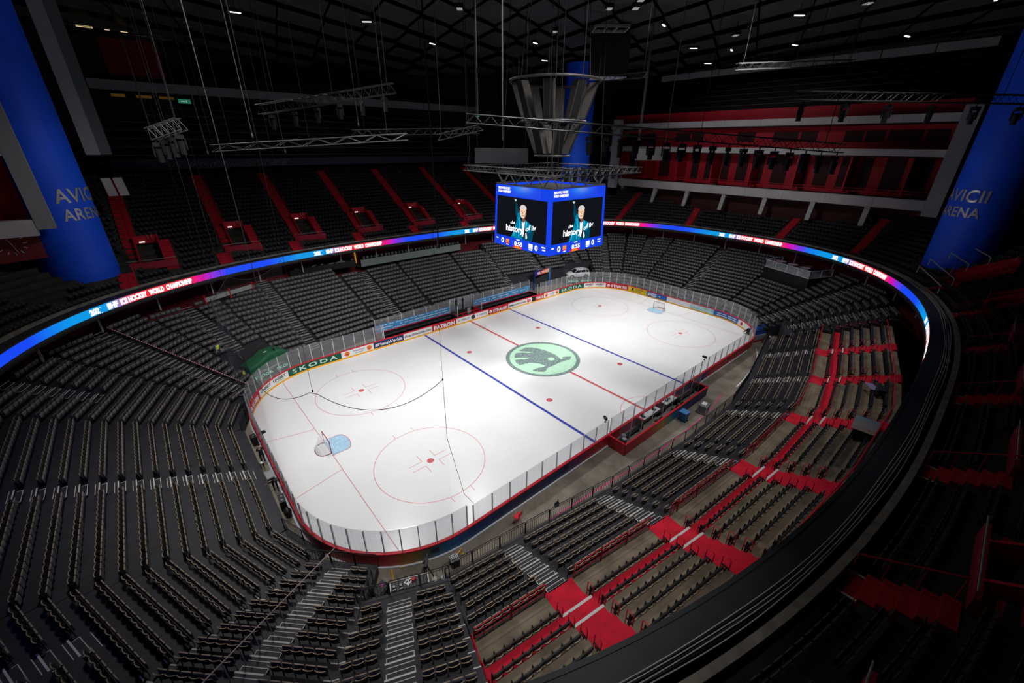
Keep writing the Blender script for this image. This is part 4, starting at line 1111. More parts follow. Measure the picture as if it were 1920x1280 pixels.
w = MB(); w.box((-39.4, 25.5, 26.8), (1.2, .8, 20.8)); struct('wall_pier', w, PIER)
w = MB(); w.box((-34.6, 33.4, 30.2), (1.1, 3., 15.6)); struct('wall_pier', w, PIER)
w = MB(); w.box((-33.6, 34.6, 30.2), (.9, 3., 15.6)); struct('wall_pier', w, mat('dark grey pier', (.10, .11, .12), .7))
for z0, z1 in ((15.9, 17.3), (22.5, 23.4)): w = MB(); w.box((-45., 25.5, (z0 + z1) / 2), (9.9, .8, z1 - z0)); struct('trim_fascia', w, FASC)
w = MB(); w.box((-45.2, 26.9, 24.), (9.6, .3, 16.)); struct('wall_suite_side', w, SUITE)
# far-side bands and upper tier
def ysweep(name, y, x0, x1, z0, z1, th, m_):
    b = MB(); n = max(1, int((x1 - x0) / 5))
    for i in range(n):
        a, c = x0 + (x1 - x0) * i / n, x0 + (x1 - x0) * (i + 1) / n; b.box(((a + c) / 2, y + th / 2, (z0 + z1) / 2), (c - a - .02, th, z1 - z0))
    return struct(name, b, m_)
ysweep('trim_fascia_tier', 51.3, -34, 31, 20.2, 21.4, .6, mat('dark blue grey fascia', (.03, .036, .06), .6))
ysweep('trim_fascia_upper', 57., -36, 44, 30.3, 31.5, 1.2, FASD); ysweep('trim_fascia_top', 57., -36, -22, 37.2, 38.1, 1.2, FASD)
ysweep('wall_upper_red', 58.5, -34, -24, 31.5, 37.2, .3, mat('upper red wall', (.12, .004, .008), .7))
ysweep('trim_fascia_far_top', 57., 40, 50, 30.3, 31.5, 1.2, FASD)
b = MB()
for i in range(8):
    y0 = -24 + 46 * i / 8; b.box((53., y0 + 2.9, 35.6), (1., 5.6, .9))
struct('trim_fascia_roof', b, FASD)
UT = mat('upper tier dark', (.012, .012, .013), .7); RAILG = mat('dull metal rail', (.26, .26, .26), .5)
b = MB(); r = MB()
for k in range(14): b.box((-1, 52.4 + k * .75, 21. + k * .55), (72, .8, .55)); r.box((-1, 52.1 + k * .75, 21.9 + k * .55), (70, .04, .04)) if k % 2 == 0 else None
for k in range(13): b.box((54.3 + k * .75, 0, 29. + k * .5), (.8, 58, .5)); r.box((54. + k * .75, 0, 29.9 + k * .5), (.04, 46, .04)) if k % 2 else None
struct('upper_terrace', b, UT); struct('trim_upper_rail', r, RAILG)
b = MB(); n = 120
for i in range(n):
    t0, t1 = 2 * PI * i / n, 2 * PI * (i + 1) / n; R_ = 66
    b.add([(R_ * math.cos(t0), R_ * math.sin(t0), 5), (R_ * math.cos(t1), R_ * math.sin(t1), 5), (R_ * math.cos(t1), R_ * math.sin(t1), 44), (R_ * math.cos(t0), R_ * math.sin(t0), 44)], [(0, 1, 2, 3)])
struct('wall_outer', b, mat('black outer wall', (.008, .008, .009), .8))
# ceiling of diamond panels under a black dome
def zc(x, y): return 40.5 - (x * x + y * y) / 1000.
b = MB(); n = 32
for j in range(12):
    for i in range(48):
        r0, r1 = 68 * j / 12, 68 * (j + 1) / 12; t0, t1 = 2 * PI * i / 48, 2 * PI * (i + 1) / 48
        q = [(r_ * math.cos(a), r_ * math.sin(a)) for r_, a in ((r0, t0), (r1, t0), (r1, t1), (r0, t1))]; b.add([(x, y, zc(x, y) + .7) for x, y in q], [(0, 1, 2, 3)])
struct('ceiling', b, BLACK)
PAN = mat('grey ceiling panel', (.06, .06, .063), .7, noise=.15, nscale=.2)
b = MB(); A_, B_ = 6.2, 3.3
ca, sa = math.cos(.86), math.sin(.86)
for i in range(-26, 27):
    for j in range(-30, 31):
        u, v = i * 2 * A_ * .5, j * 2 * B_ * .5
        if (i + j) % 2: continue
        q = []
        for du, dv in ((A_ - .22, 0), (0, B_ - .14), (-A_ + .22, 0), (0, -B_ + .14)):
            uu, vv = u + du, v + dv; q.append((uu * ca + vv * sa, uu * sa - vv * ca))
        cx = sum(p[0] for p in q) / 4; cy = sum(p[1] for p in q) / 4
        if cx * cx + cy * cy > 62 ** 2: continue
        b.add([(x, y, zc(cx, cy) + .0015 * ((i * 7 + j * 5) % 5)) for x, y in q], [(0, 1, 2, 3)])
struct('ceiling_panels', b, PAN)
# ------------------------------------------------------------------ scoreboard
SB0, SB1, H0_, H1_ = 14.0, 20.0, 4.12, 3.95
t = thing('scoreboard', 'big four-sided video scoreboard cube hanging over centre ice', 'scoreboard', (0, 0, SB0))
E_ = lambda n, c, s=1.1: mat('screen ' + n, (0, 0, 0), em=c, es=s)
SBL = E_('blue', (.008, .05, .70), 1.15); SWH = E_('white', (.95, .93, .97), 1.4); SBK = E_('black', (.006, .007, .010), 1.); SJK = E_('jacket', (.0, .19, .34), 1.1); SJD = E_('jacket shade', (.0, .06, .12), 1.)
SFC = E_('face', (.85, .60, .42), 1.1); SFD = E_('face shade', (.25, .09, .05), 1.); SHA = E_('hair', (.72, .66, .64), 1.); SOR = E_('orange', (1., .22, .01), 1.2); SRD = E_('red', (.75, .01, .06), 1.1); SSH = E_('shirt', (.9, .85, .9), 1.2); SLB = E_('light blue', (.02, .22, .85), 1.1); SPK = E_('pink', (.18, .06, .55), 1.)
for fi, (nx, ny) in enumerate(((-1, 0), (0, -1), (1, 0), (0, 1))):
    dx, dy = -ny, nx                                    # screen right as seen from outside: n x up
    dx, dy = (-ny, nx)
    def F(u, v, o=0.):
        """u from 0 to 1 across, v from 0 to 1 up"""
        h = H0_ + (H1_ - H0_) * v; a = (u - .5) * 2 * h
        return (nx * (h + o) + dx * a, ny * (h + o) + dy * a, SB0 + (SB1 - SB0) * v)
    def area(name, P, m_, o, par, split_=1):
        b = MB(); b.poly([F(u, v, o) for u, v in P]); return obj(name, b, m_, par)
    R4 = lambda u0, v0, u1, v1: [(u0, v0), (u1, v0), (u1, v1), (u0, v1)]
    scr = area('screen', R4(0, 0, 1, 1), SBL, 0, t)
    b = MB(); NX, NV = 16, 6
    def gl(u, v):
        q = math.exp(-((u - .52) / .16) ** 2 - ((v - 1.) / .09) ** 2); r_ = math.exp(-((u - .56) / .07) ** 2 - ((v - 1.) / .05) ** 2)
        return (.008 + .02 * q + .16 * r_, .05 + .20 * q, .70 + .1 * q - .2 * r_)
    for i in range(NX):
        for j in range(NV):
            P = R4(.2 + .64 * i / NX, .84 + .155 * j / NV, .2 + .64 * (i + 1) / NX, .84 + .155 * (j + 1) / NV); b.add([F(u, v, .01) for u, v in P], [(0, 1, 2, 3)], 0, [gl(u, v) for u, v in P])
    obj('glow_band', b, MATS.get('screen glow') or mat_attr('screen glow', 'tint', .5, 1.15), scr)
    area('picture', R4(.04, .17, .955, .825), SBK, .012, scr)
    b = MB(); put_text(b, '2025 IIHF ICE HOCKEY', .24, .036, lambda u, v: F(.05 + u, v + .935, .02), .05); put_text(b, 'WORLD CHAMPIONSHIP', .25, .036, lambda u, v: F(.05 + u, v + .885, .02), .05); obj('lettering', b, SWH, scr)
    if nx > 0 or ny > 0: continue
    # picture of a performer in a blue jacket
    area('figure_arm', [(.40, .60), (.455, .40), (.50, .44), (.465, .60), (.445, .66), (.42, .76), (.405, .74)], SJD, .02, scr)
    area('figure_arm', [(.44, .50), (.50, .42), (.50, .56), (.475, .60), (.445, .58)], SJK, .022, scr)
    area('figure_jacket', [(.33, .17), (.40, .33), (.435, .50), (.47, .53), (.53, .46), (.555, .17)], SJK, .024, scr)
    area('figure_jacket', [(.555, .17), (.60, .30), (.585, .50), (.69, .44), (.73, .38), (.74, .30), (.72, .17)], SJD, .024, scr)
    area('figure_jacket', [(.59, .34), (.585, .50), (.69, .44), (.725, .38), (.66, .30)], SJK, .026, scr)
    area('figure_shirt', [(.53, .46), (.585, .48), (.575, .30), (.56, .22), (.54, .22), (.535, .34)], SSH, .028, scr)
    area('figure_shirt', [(.60, .28), (.615, .30), (.635, .22), (.62, .19), (.605, .2)], SSH, .028, scr)
    area('figure_neck', [(.525, .55), (.58, .55), (.585, .47), (.545, .44)], SFD, .03, scr)
    hd = area('figure_face', [(.545 + .058 * math.cos(a), .615 + .10 * math.sin(a)) for a in np.linspace(0, 2 * PI, 25)[:-1]], SFC, .032, scr)
    area('figure_hair', [(.545 + .062 * math.cos(a), .665 + .062 * math.sin(a)) for a in np.linspace(-.1, PI + .1, 16)], SHA, .034, scr)
    b = MB()
    for P in ([(.51, .622), (.535, .618), (.533, .629), (.512, .631)], [(.557, .618), (.582, .622), (.58, .631), (.559, .629)], [(.54, .585), (.553, .585), (.55, .62), (.545, .62)], [(.525, .553), (.568, .553), (.56, .566), (.532, .566)], [(.585, .60), (.602, .62), (.592, .56), (.57, .53), (.58, .57)]):
        b.poly([F(u, v, .036) for u, v in P])
    obj('figure_features', b, SFD, scr)
    area('figure_hand', [(.375, .80), (.42, .80), (.415, .775), (.395, .76)], E_('hand', (.45, .6, .6), 1.), .03, scr)
    b = MB(); put_text(b, 'cha', .085, .05, lambda u, v: F(.32 + u, v + .39 + u * .2, .04), .02); put_text(b, 'history', .33, .10, lambda u, v: F(.235 + u, v + .275, .04), .03); put_text(b, 'of', .09, .07, lambda u, v: F(.60 + u, v + .31 + u * .6, .04), .03); put_text(b, 'liv', .075, .075, lambda u, v: F(.71 + u, v + .35 + u * .3, .04), .02)
    obj('caption', b, SWH, scr)
    for P in ([(.46, .52), (.475, .54), (.50, .40), (.485, .2), (.47, .2), (.48, .38)], [(.41, .38), (.425, .38), (.39, .2), (.37, .2)], [(.60, .48), (.63, .46), (.61, .36), (.595, .36)], [(.655, .43), (.68, .42), (.66, .37)]): area('jacket_highlight', P, E_('jacket light', (.03, .42, .62), 1.1), .027, scr)
    # score line
    for q, x0, w_, h_ in (('0', .145, .055, .085), ('0', .77, .055, .085), ('8:55', .40, .15, .07)): b = MB(); put_text(b, q, w_, h_, lambda u, v: F(x0 + u, v + .045, .03), .03); obj('score_digit', b, SWH, scr)
    for u0, v0, u1, v1 in ((.045, .10, .085, .12), (.44, .14, .50, .155), (.665, .05, .735, .13), (.67, .025, .73, .04), (.89, .11, .95, .13), (.90, .07, .95, .09), (.25, .025, .295, .04)): area('small_caption', R4(u0, v0, u1, v1), SWH, .03, scr)
    area('team_badge', R4(.24, .06, .30, .125), SOR, .03, scr); area('team_badge', R4(.24, .045, .30, .06), SRD, .03, scr)
    area('sun_arc', [(.46 + .09 * math.cos(a), .002 + .055 * math.sin(a)) for a in np.linspace(0, PI, 14)], SRD, .02, scr); area('sun_arc', [(.46 + .06 * math.cos(a), .002 + .035 * math.sin(a)) for a in np.linspace(0, PI, 14)], SOR, .025, scr)
b = MB(); b.box((0, 0, 17), (7.6, 7.6, 5.6)); obj('core', b, BLACK, t)
b = MB()
for z in (20.1, 21.2):
    for s_ in (-1, 1): b.beam((-3.9, s_ * 3.9, z), (3.9, s_ * 3.9, z), .12, .12); b.beam((s_ * 3.9, -3.9, z), (s_ * 3.9, 3.9, z), .12, .12)
for s_ in (-1, 1):
    for i in range(8):
        a, c = -3.9 + i * .975, -3.9 + (i + 1) * .975; z0, z1 = (20.1, 21.2) if i % 2 else (21.2, 20.1)
        b.beam((a, s_ * 3.9, z0), (c, s_ * 3.9, z1), .08, .08); b.beam((s_ * 3.9, a, z0), (s_ * 3.9, c, z1), .08, .08)
obj('top_truss', b, mat('dull steel truss', (.05, .05, .052), .5), t)
mat('steel wire', (.025, .025, .026), .5)
for x in (-3.5, 3.5):
    for y in (-3.5, 3.5): b = MB(); b.tube([(x, y, 21.2), (x * .8, y * .8, 38.4)], .03, 5); obj('hoist_wire', b, MATS['steel wire'], t)
# ------------------------------------------------------------------ trusses, lamps, speakers
TRU = mat('black truss tube', (.018, .018, .019), .45); TRUA = mat('aluminium truss tube', (.14, .14, .145), .35, metal=.5); WIRE = MATS['steel wire']
def truss(a, b_, w, label, mat_, wires=(), bay=None, hz=39.5):
    a = Vector(a); b_ = Vector(b_); d = (b_ - a); L = d.length; d.normalize(); sid = d.cross(Vector((0, 0, 1))).normalized() * w / 2; up = sid.cross(d).normalized() * w / 2
    if up.z < 0: up = -up
    t = thing('lighting_truss', label, 'truss', tuple(a))
    m = MB()
    for p in (sid + up, sid - up, -sid + up, -sid - up): m.tube([a + p, b_ + p], .035, 6)
    obj('chords', m, mat_, t)
    m = MB(); n = max(2, int(L / (bay or w)))
    for i in range(n):
        p, q = a + d * (L * i / n), a + d * (L * (i + 1) / n); e = 1 if i % 2 else -1
        for s_ in (sid, -sid): m.tube([p + s_ + up * e, q + s_ - up * e], .018, 4)
        m.tube([p + up + sid * e, q + up - sid * e], .018, 4)
    obj('braces', m, mat_, t)
    if wires:
        for f_ in wires: p = a + d * (L * f_); m = MB(); m.tube([p + up, (p.x, p.y, min(hz, zc(p.x, p.y)) - .6)], .02, 4); obj('hoist_wire', m, WIRE, t)
    return t
TA = ((-15.36, -7.38, 25.12), (2.03, -23.42, 23.6))
truss(*TA, .5, 'long black lighting truss crossing in front of the speaker cluster', TRU, (.03, .3, .62, .95))
truss((-22.86, 11.46, 26.09), (-13.9, 4.76, 27.79), .7, 'sloping lighting truss with bright bracing high over the near blue line', TRU, (.1, .55, .95), .35)
truss((-30.8, 2.41, 24.04), (-29.3, 1.46, 24.61), .62, 'short pale truss carrying four hanging lamps', TRUA, (.1, .5, .9), .18)
truss((-30.77, 24.21, 21.45), (-20.39, 15.56, 22.02), .5, 'low dark truss above the dark upper seats, near column side', TRU, (.1, .5, .9))
truss((15.03, -9.75, 30.63), (23.64, -16.97, 31.04), .5, 'high dark truss over the concrete terrace side', TRU, (.05, .5, .95))
truss((9.53, 2.1, 30.24), (13.38, -.99, 30.64), .5, 'high short truss right above the hanging black screen', TRU, (.1, .9))
truss((-12.36, 1.13, 24.14), (-9.3, -1.01, 24.95), .45, 'short dark truss before the speaker cluster', TRU, (.1, .9))
truss((-26.5, 13.5, 23.2), (-14, 3.2, 24.2), .5, 'dark truss with thin bright rails across the dark seats', TRUA, (.1, .5, .9), 1.2)
truss((2.5, -19.0, 26.8), (24., -38.5, 26.5), .5, 'dark truss over the suites side, beyond the long lighting truss', TRU, (.05, .5, .95))
truss((-14.5, 13.5, 24.6), (-4.8, 5.4, 24.9), .5, 'dark truss over centre ice toward the far seats', TRU, (.1, .9))
for a, b_, l in (((-6.2, -6.2, 21.5), (-6.2, 6.2, 21.5), 'truss beam over the scoreboard, toward the near goal'), ((-6.2, -6.2, 21.5), (6.2, -6.2, 21.5), 'truss beam over the scoreboard, toward the scorers'), ((6.2, -6.2, 21.5), (6.2, 6.2, 21.5), 'truss beam over the scoreboard, toward the far goal'), ((-6.2, 6.2, 21.5), (6.2, 6.2, 21.5), 'truss beam over the scoreboard, toward the benches')):
    truss(a, b_, .5, l, TRU, (.05, .95))
LAMPM = mat('black lamp body', (.018, .018, .02), .35, spec=.5); LENS = mat('lamp lens', (.12, .13, .16), .15, spec=.6)
LP = None
def stage_lamp(p, label, group, tilt=.2, rz=0., sc=1.):
    global LP
    if LP is None:
        LP = thing('stage_lamp', label, 'stage lamp', p, rz, group)
        m = MB(); m.box((0, 0, -.12), (.42, .34, .22)); m.tube([(0, 0, 0), (0, 0, .22)], .04, 6); obj('base', m, LAMPM, LP, world=False)
        m = MB()
        for x in (-.24, .24): m.box((x, 0, -.5), (.06, .14, .6))
        obj('yoke', m, LAMPM, LP, world=False)
        m = MB(); m.cyl((0, 0, -1.02), .15, .66, 14, .20); m.cyl((0, 0, -1.06), .17, .06, 14); h = obj('head', m, LAMPM, LP, world=False)
        m = MB(); m.cyl((0, 0, -1.08), .14, .025, 14); obj('lens', m, LENS, h, world=False)
        return LP
    return copy_thing(LP, p, rz, label, group)
A, B = Vector(TA[0]), Vector(TA[1])
for i in range(17):
    p = A + (B - A) * (.33 + .66 * i / 16) - Vector((0, 0, .45)); stage_lamp(tuple(p), f'moving stage lamp under the long black truss, {nth(i + 1)} from the speaker cluster', 'stage lamps under the long truss', rz=i * .4)
for i in range(4):
    p = Vector((-30.8, 2.41, 24.04)) + Vector((1.5, -.95, .57)) * ((i + .3) / 4) - Vector((0, 0, .45)); stage_lamp(tuple(p), f'stage lamp hanging from the short pale truss, {nth(i + 1)} from its low end', 'stage lamps under the pale truss', rz=i)
A2_, B2_ = Vector((-22.86, 11.46, 26.09)), Vector((-13.9, 4.76, 27.79))
for i in range(6):
    p = A2_ + (B2_ - A2_) * ((i + .5) / 6) - Vector((0, 0, .5)); stage_lamp(tuple(p), f'stage lamp under the sloping truss, {nth(i + 1)} from its low end', 'stage lamps under the sloping truss', rz=i)
for i in range(8):
    p = Vector((-4.5 + 1.35 * i * .8, -6.2, 21.9)); stage_lamp(tuple(p), f'stage lamp over the scoreboard edge facing the scorers, {nth(i + 1)} from the near goal side', 'stage lamps over the scoreboard', rz=i)
A3_, B3_ = Vector((2.5, -19.0, 26.8)), Vector((24., -38.5, 26.5))
for i in range(7):
    p = A3_ + (B3_ - A3_) * (.05 + .6 * i / 6) - Vector((0, 0, .45)); stage_lamp(tuple(p), f'stage lamp on the dark truss before the suites, {nth(i + 1)} from centre ice', 'stage lamps before the suites', rz=i)
# speaker cluster
SPK_, GRL = mat('grey speaker box', (.05, .046, .042), .6), mat('black speaker grille', (.006, .006, .006), .6)
def speaker(a, r0, r1, z0, z1, label):
    c, s_ = math.cos(a), math.sin(a); t = thing('line_array_speaker', label, 'speaker', (c * r0, s_ * r0, z0), 0, 'speakers hung in a ring over the scoreboard')
    top = Vector((c * r1, s_ * r1, z1)); bot = Vector((c * r0, s_ * r0, z0)); rad = Vector((c, s_, 0)); tan = Vector((-s_, c, 0))
    for nm, w, i0, i1, m_ in (('cabinet', .46, -.75, .0, SPK_), ('grille', .38, 0., .05, GRL)):
        m = MB(); V = []
        for P in (bot, top):
            for u, v in ((i0, -w), (i1, -w), (i1, w), (i0, w)): V.append(P + rad * u + tan * v)
        m.hexa(V); obj(nm, m, m_, t)
    m = MB(); m.tube([top, top + Vector((0, 0, 2.2))], .03, 5); obj('hanger', m, WIRE, t)
for i in range(8): speaker(PI * .2 + i * PI / 4, 3.0, 4.0, 25.9, 28.8, f'tall grey speaker in the upper ring over the scoreboard, {nth(i + 1)} counted round')
for i in range(6): speaker(PI * .35 + i * PI / 3, 1.7, 2.7, 22.9, 25.5, f'tall grey speaker in the lower ring over the scoreboard, {nth(i + 1)} counted round')
t = thing('speaker_frame', 'round steel frame holding the ring of speakers', 'rigging frame', (0, 0, 29.0))
m = MB(); m.tube([(4.2 * math.cos(a), 4.2 * math.sin(a), 29.0) for a in np.linspace(0, 2 * PI, 33)[:-1]], .12, 6, closed=True); m.tube([(3.1 * math.cos(a), 3.1 * math.sin(a), 25.7) for a in np.linspace(0, 2 * PI, 33)[:-1]], .1, 6, closed=True); m.tube([(1.7 * math.cos(a), 1.7 * math.sin(a), 22.7) for a in np.linspace(0, 2 * PI, 33)[:-1]], .1, 6, closed=True); obj('ring', m, mat('pale steel ring', (.06, .057, .055), .5, metal=.4), t)
for a in np.linspace(0, 2 * PI, 5)[:-1]: m = MB(); m.tube([(4.2 * math.cos(a), 4.2 * math.sin(a), 29.0), (3. * math.cos(a), 3. * math.sin(a), 39.5)], .03, 5); obj('hoist_wire', m, WIRE, t)
# hanging boxes, panels and frames
t = thing('hanging_screen', 'black box screen hanging under the ceiling beyond the speakers', 'screen', (26.9, 15.2, 33.2)); m = MB(); m.box((26.9, 15.2, 35.6), (3.4, 5.2, 5.2), .86); obj('screen_box', m, BLACK, t); m = MB(); m.box((26.9, 15.2, 32.9), (3.3, 5.1, .1), .86); obj('lit_edge', m, mat('pale underside', (.5, .5, .6), .5), t); m = MB(); m.tube([(26.9, 15.2, 38.2), (26.9, 15.2, 38.4)], .05, 5); obj('hoist_wire', m, WIRE, t)
t = thing('rigging_grid', 'flat grid frame hanging under the ceiling panels', 'rigging frame', (21.5, 11.1, 37.7)); m = MB(); R_ = Matrix.Rotation(.86, 3, 'Z')
for a, b_ in (((-1.5, -2.2), (1.5, -2.2)), ((-1.5, 2.2), (1.5, 2.2)), ((-1.5, -2.2), (-1.5, 2.2)), ((1.5, -2.2), (1.5, 2.2)), ((-1.5, -.7), (1.5, -.7)), ((-1.5, .7), (1.5, .7))):
    p, q = R_ @ Vector((*a, 0)), R_ @ Vector((*b_, 0)); m.beam((21.5 + p.x, 11.1 + p.y, 37.7), (21.5 + q.x, 11.1 + q.y, 37.7), .16, .3)
obj('grid', m, mat('grey grid', (.25, .24, .22), .5), t)
for dx, dy in ((1, 1), (-1, -1), (1, -1), (-1, 1)): m = MB(); m.tube([(21.5 + dx, 11.1 + dy, 37.8), (21.5 + dx, 11.1 + dy, 39.5)], .025, 4); obj('hoist_wire', m, WIRE, t)
for c, rz, w, h, l in (((.94, 9.05, 22.5), 2.32, 6.2, 1.6, 'grey hanging panel beside the speaker cluster, toward the far seats'), ((6.3, -7.1, 22.9), 2.34, 2.8, 1.0, 'small grey hanging panel beside the speaker cluster, toward the suites')):
    t = thing('hanging_board', l, 'panel', c); m = MB(); m.box(c, (w, .12, h), rz); obj('panel_face', m, mat('grey hanging panel', (.06, .06, .062), .7), t)
    for e in (-1, 1): m = MB(); x, y = c[0] + e * w * .45 * math.cos(rz), c[1] + e * w * .45 * math.sin(rz); m.tube([(x, y, c[2] + h / 2), (x, y, 38.4)], .025, 4); obj('hoist_wire', m, WIRE, t)
# hoist wires hanging free
for i, (x, y, z, r_, l) in enumerate(((-21.6, -13.4, 19., .03, 'thin steel wire hanging from the ceiling above the near blue line'), (-13.2, -8.3, 24., .04, 'thick pale wire hanging beside the speaker cluster'), (-26.8, -3.6, 24., .02, 'thin wire hanging above the near goal'), (-27.8, 6.4, 23., .025, 'thin wire hanging from the ceiling near the pale truss'), (-22.2, 8.7, 23., .02, 'thin wire over the sloping truss end'), (-29.2, -9.0, 14., .018, 'thin wire holding the safety net behind the goal'), (-17.6, 4.2, 25., .02, 'thin wire behind the sloping truss'))):
    m = MB(); m.tube([(x, y, z), (x, y, zc(x, y) - .6)], r_, 5); m.blob((x, y, z), (.07, .07, .12), 6, 4); tag(obj('hoist_wire', m, mat('pale wire', (.045, .045, .045), .4)), l, 'wire', 'loose hoist wires')
# floodlights under the ceiling
FLM = mat('lit flood lamp', (0, 0, 0), em=(1, .98, .95), es=2.5); FLB = None; FLP = [(-8, 22, 44), (20, 24, 43), (28, 30, 41), (38, 8, 44), (42, 4, 44), (44, -4, 43), (32, -8, 46), (36, -24, 42), (46, -16, 41), (-4, 30, 43), (8, 34, 42), (-18, 34, 40), (34, 22, 43), (26, 6, 47), (20, -10, 47), (47, 10, 40)]
for i, p in enumerate(FLP):
    p = (p[0], p[1], zc(p[0], p[1]) - 1.9); lab = f'small lit flood lamp under the ceiling, {nth(i + 1)} of those dotted between the panels'
    if FLB is None:
        FLB = thing('flood_lamp', lab, 'flood lamp', p, .86, 'flood lamps under the ceiling')
        m = MB(); m.box((0, 0, .16), (.5, 1.5, .26)); obj('housing', m, LAMPM, FLB, world=False); m = MB(); m.box((0, 0, 0), (.22, 1.1, .05)); obj('lamp_tube', m, FLM, FLB, world=False); m = MB(); m.tube([(0, 0, .3), (0, 0, 1.2)], .03, 5); obj('stem', m, LAMPM, FLB, world=False)
    else: copy_thing(FLB, p, .86 + .5 * ((i * 5) % 3), lab)
# ------------------------------------------------------------------ safety net behind the near goal
def mat_net():
    m = bpy.data.materials.new('safety netting'); m.use_nodes = True; nt = m.node_tree; nt.nodes.clear()
    o = nt.nodes.new('ShaderNodeOutputMaterial'); t_ = nt.nodes.new('ShaderNodeBsdfTransparent'); d = nt.nodes.new('ShaderNodeBsdfDiffuse'); d.inputs[0].default_value = (.16, .16, .17, 1)
    lw = nt.nodes.new('ShaderNodeLayerWeight'); lw.inputs[0].default_value = .25; mp = nt.nodes.new('ShaderNodeMapRange'); mp.inputs[1].default_value = .35; mp.inputs[2].default_value = 1.; mp.inputs[3].default_value = .035; mp.inputs[4].default_value = .5
    mx = nt.nodes.new('ShaderNodeMixShader'); nt.links.new(lw.outputs['Facing'], mp.inputs[0]); nt.links.new(mp.outputs[0], mx.inputs[0]); nt.links.new(t_.outputs[0], mx.inputs[1]); nt.links.new(d.outputs[0], mx.inputs[2]); nt.links.new(mx.outputs[0], o.inputs[0]); return m
s0 = 127.5 + 1.1; ties = [s0, 134.8, 141.2, 147.3, 153.5, 160.4, 166.]
t = thing('safety_net', 'thin dark safety net sagging above the glass around the near goal', 'safety net', (-30.3, 0, 3.05))
def ztop(s):
    for a, b_ in zip(ties[:-1], ties[1:]):
        if a <= s <= b_: u = (s - a) / (b_ - a); return 12.75 - 1.05 * 4 * u * (1 - u)
    return 12.7
S = srange(ties[0], ties[-1], .4); m = MB()
for a, b_ in zip(S[:-1], S[1:]):
    p, q = path(a, .3)[0], path(b_, .3)[0]; m.add([(*p, 3.06), (*q, 3.06), (*q, ztop(b_)), (*p, ztop(a))], [(0, 1, 2, 3)])
obj('netting', m, mat_net(), t)
ROPE = mat('dark rope', (.025, .025, .028), .7)
m = MB(); m.tube([(*path(s, .3)[0], ztop(s)) for s in S], .017, 5); obj('top_rope', m, ROPE, t)
m = MB(); p = path(ties[0], .3)[0]; m.tube([(*path(s0 - 1.6, .12)[0], 2.9), (*path(s0 - .9, .2)[0], 4.2), (*p, 9.), (*p, 12.8)], .014, 5); obj('edge_rope', m, ROPE, t)
for s in ties: m = MB(); p = path(s, .3)[0]; m.tube([(*p, 12.7), (p[0] * .99, p[1] * .99, zc(*p) - .3)], .008, 4); m.blob((*p, 12.75), (.045, .045, .08), 6, 4); obj('hanger_line', m, ROPE, t)
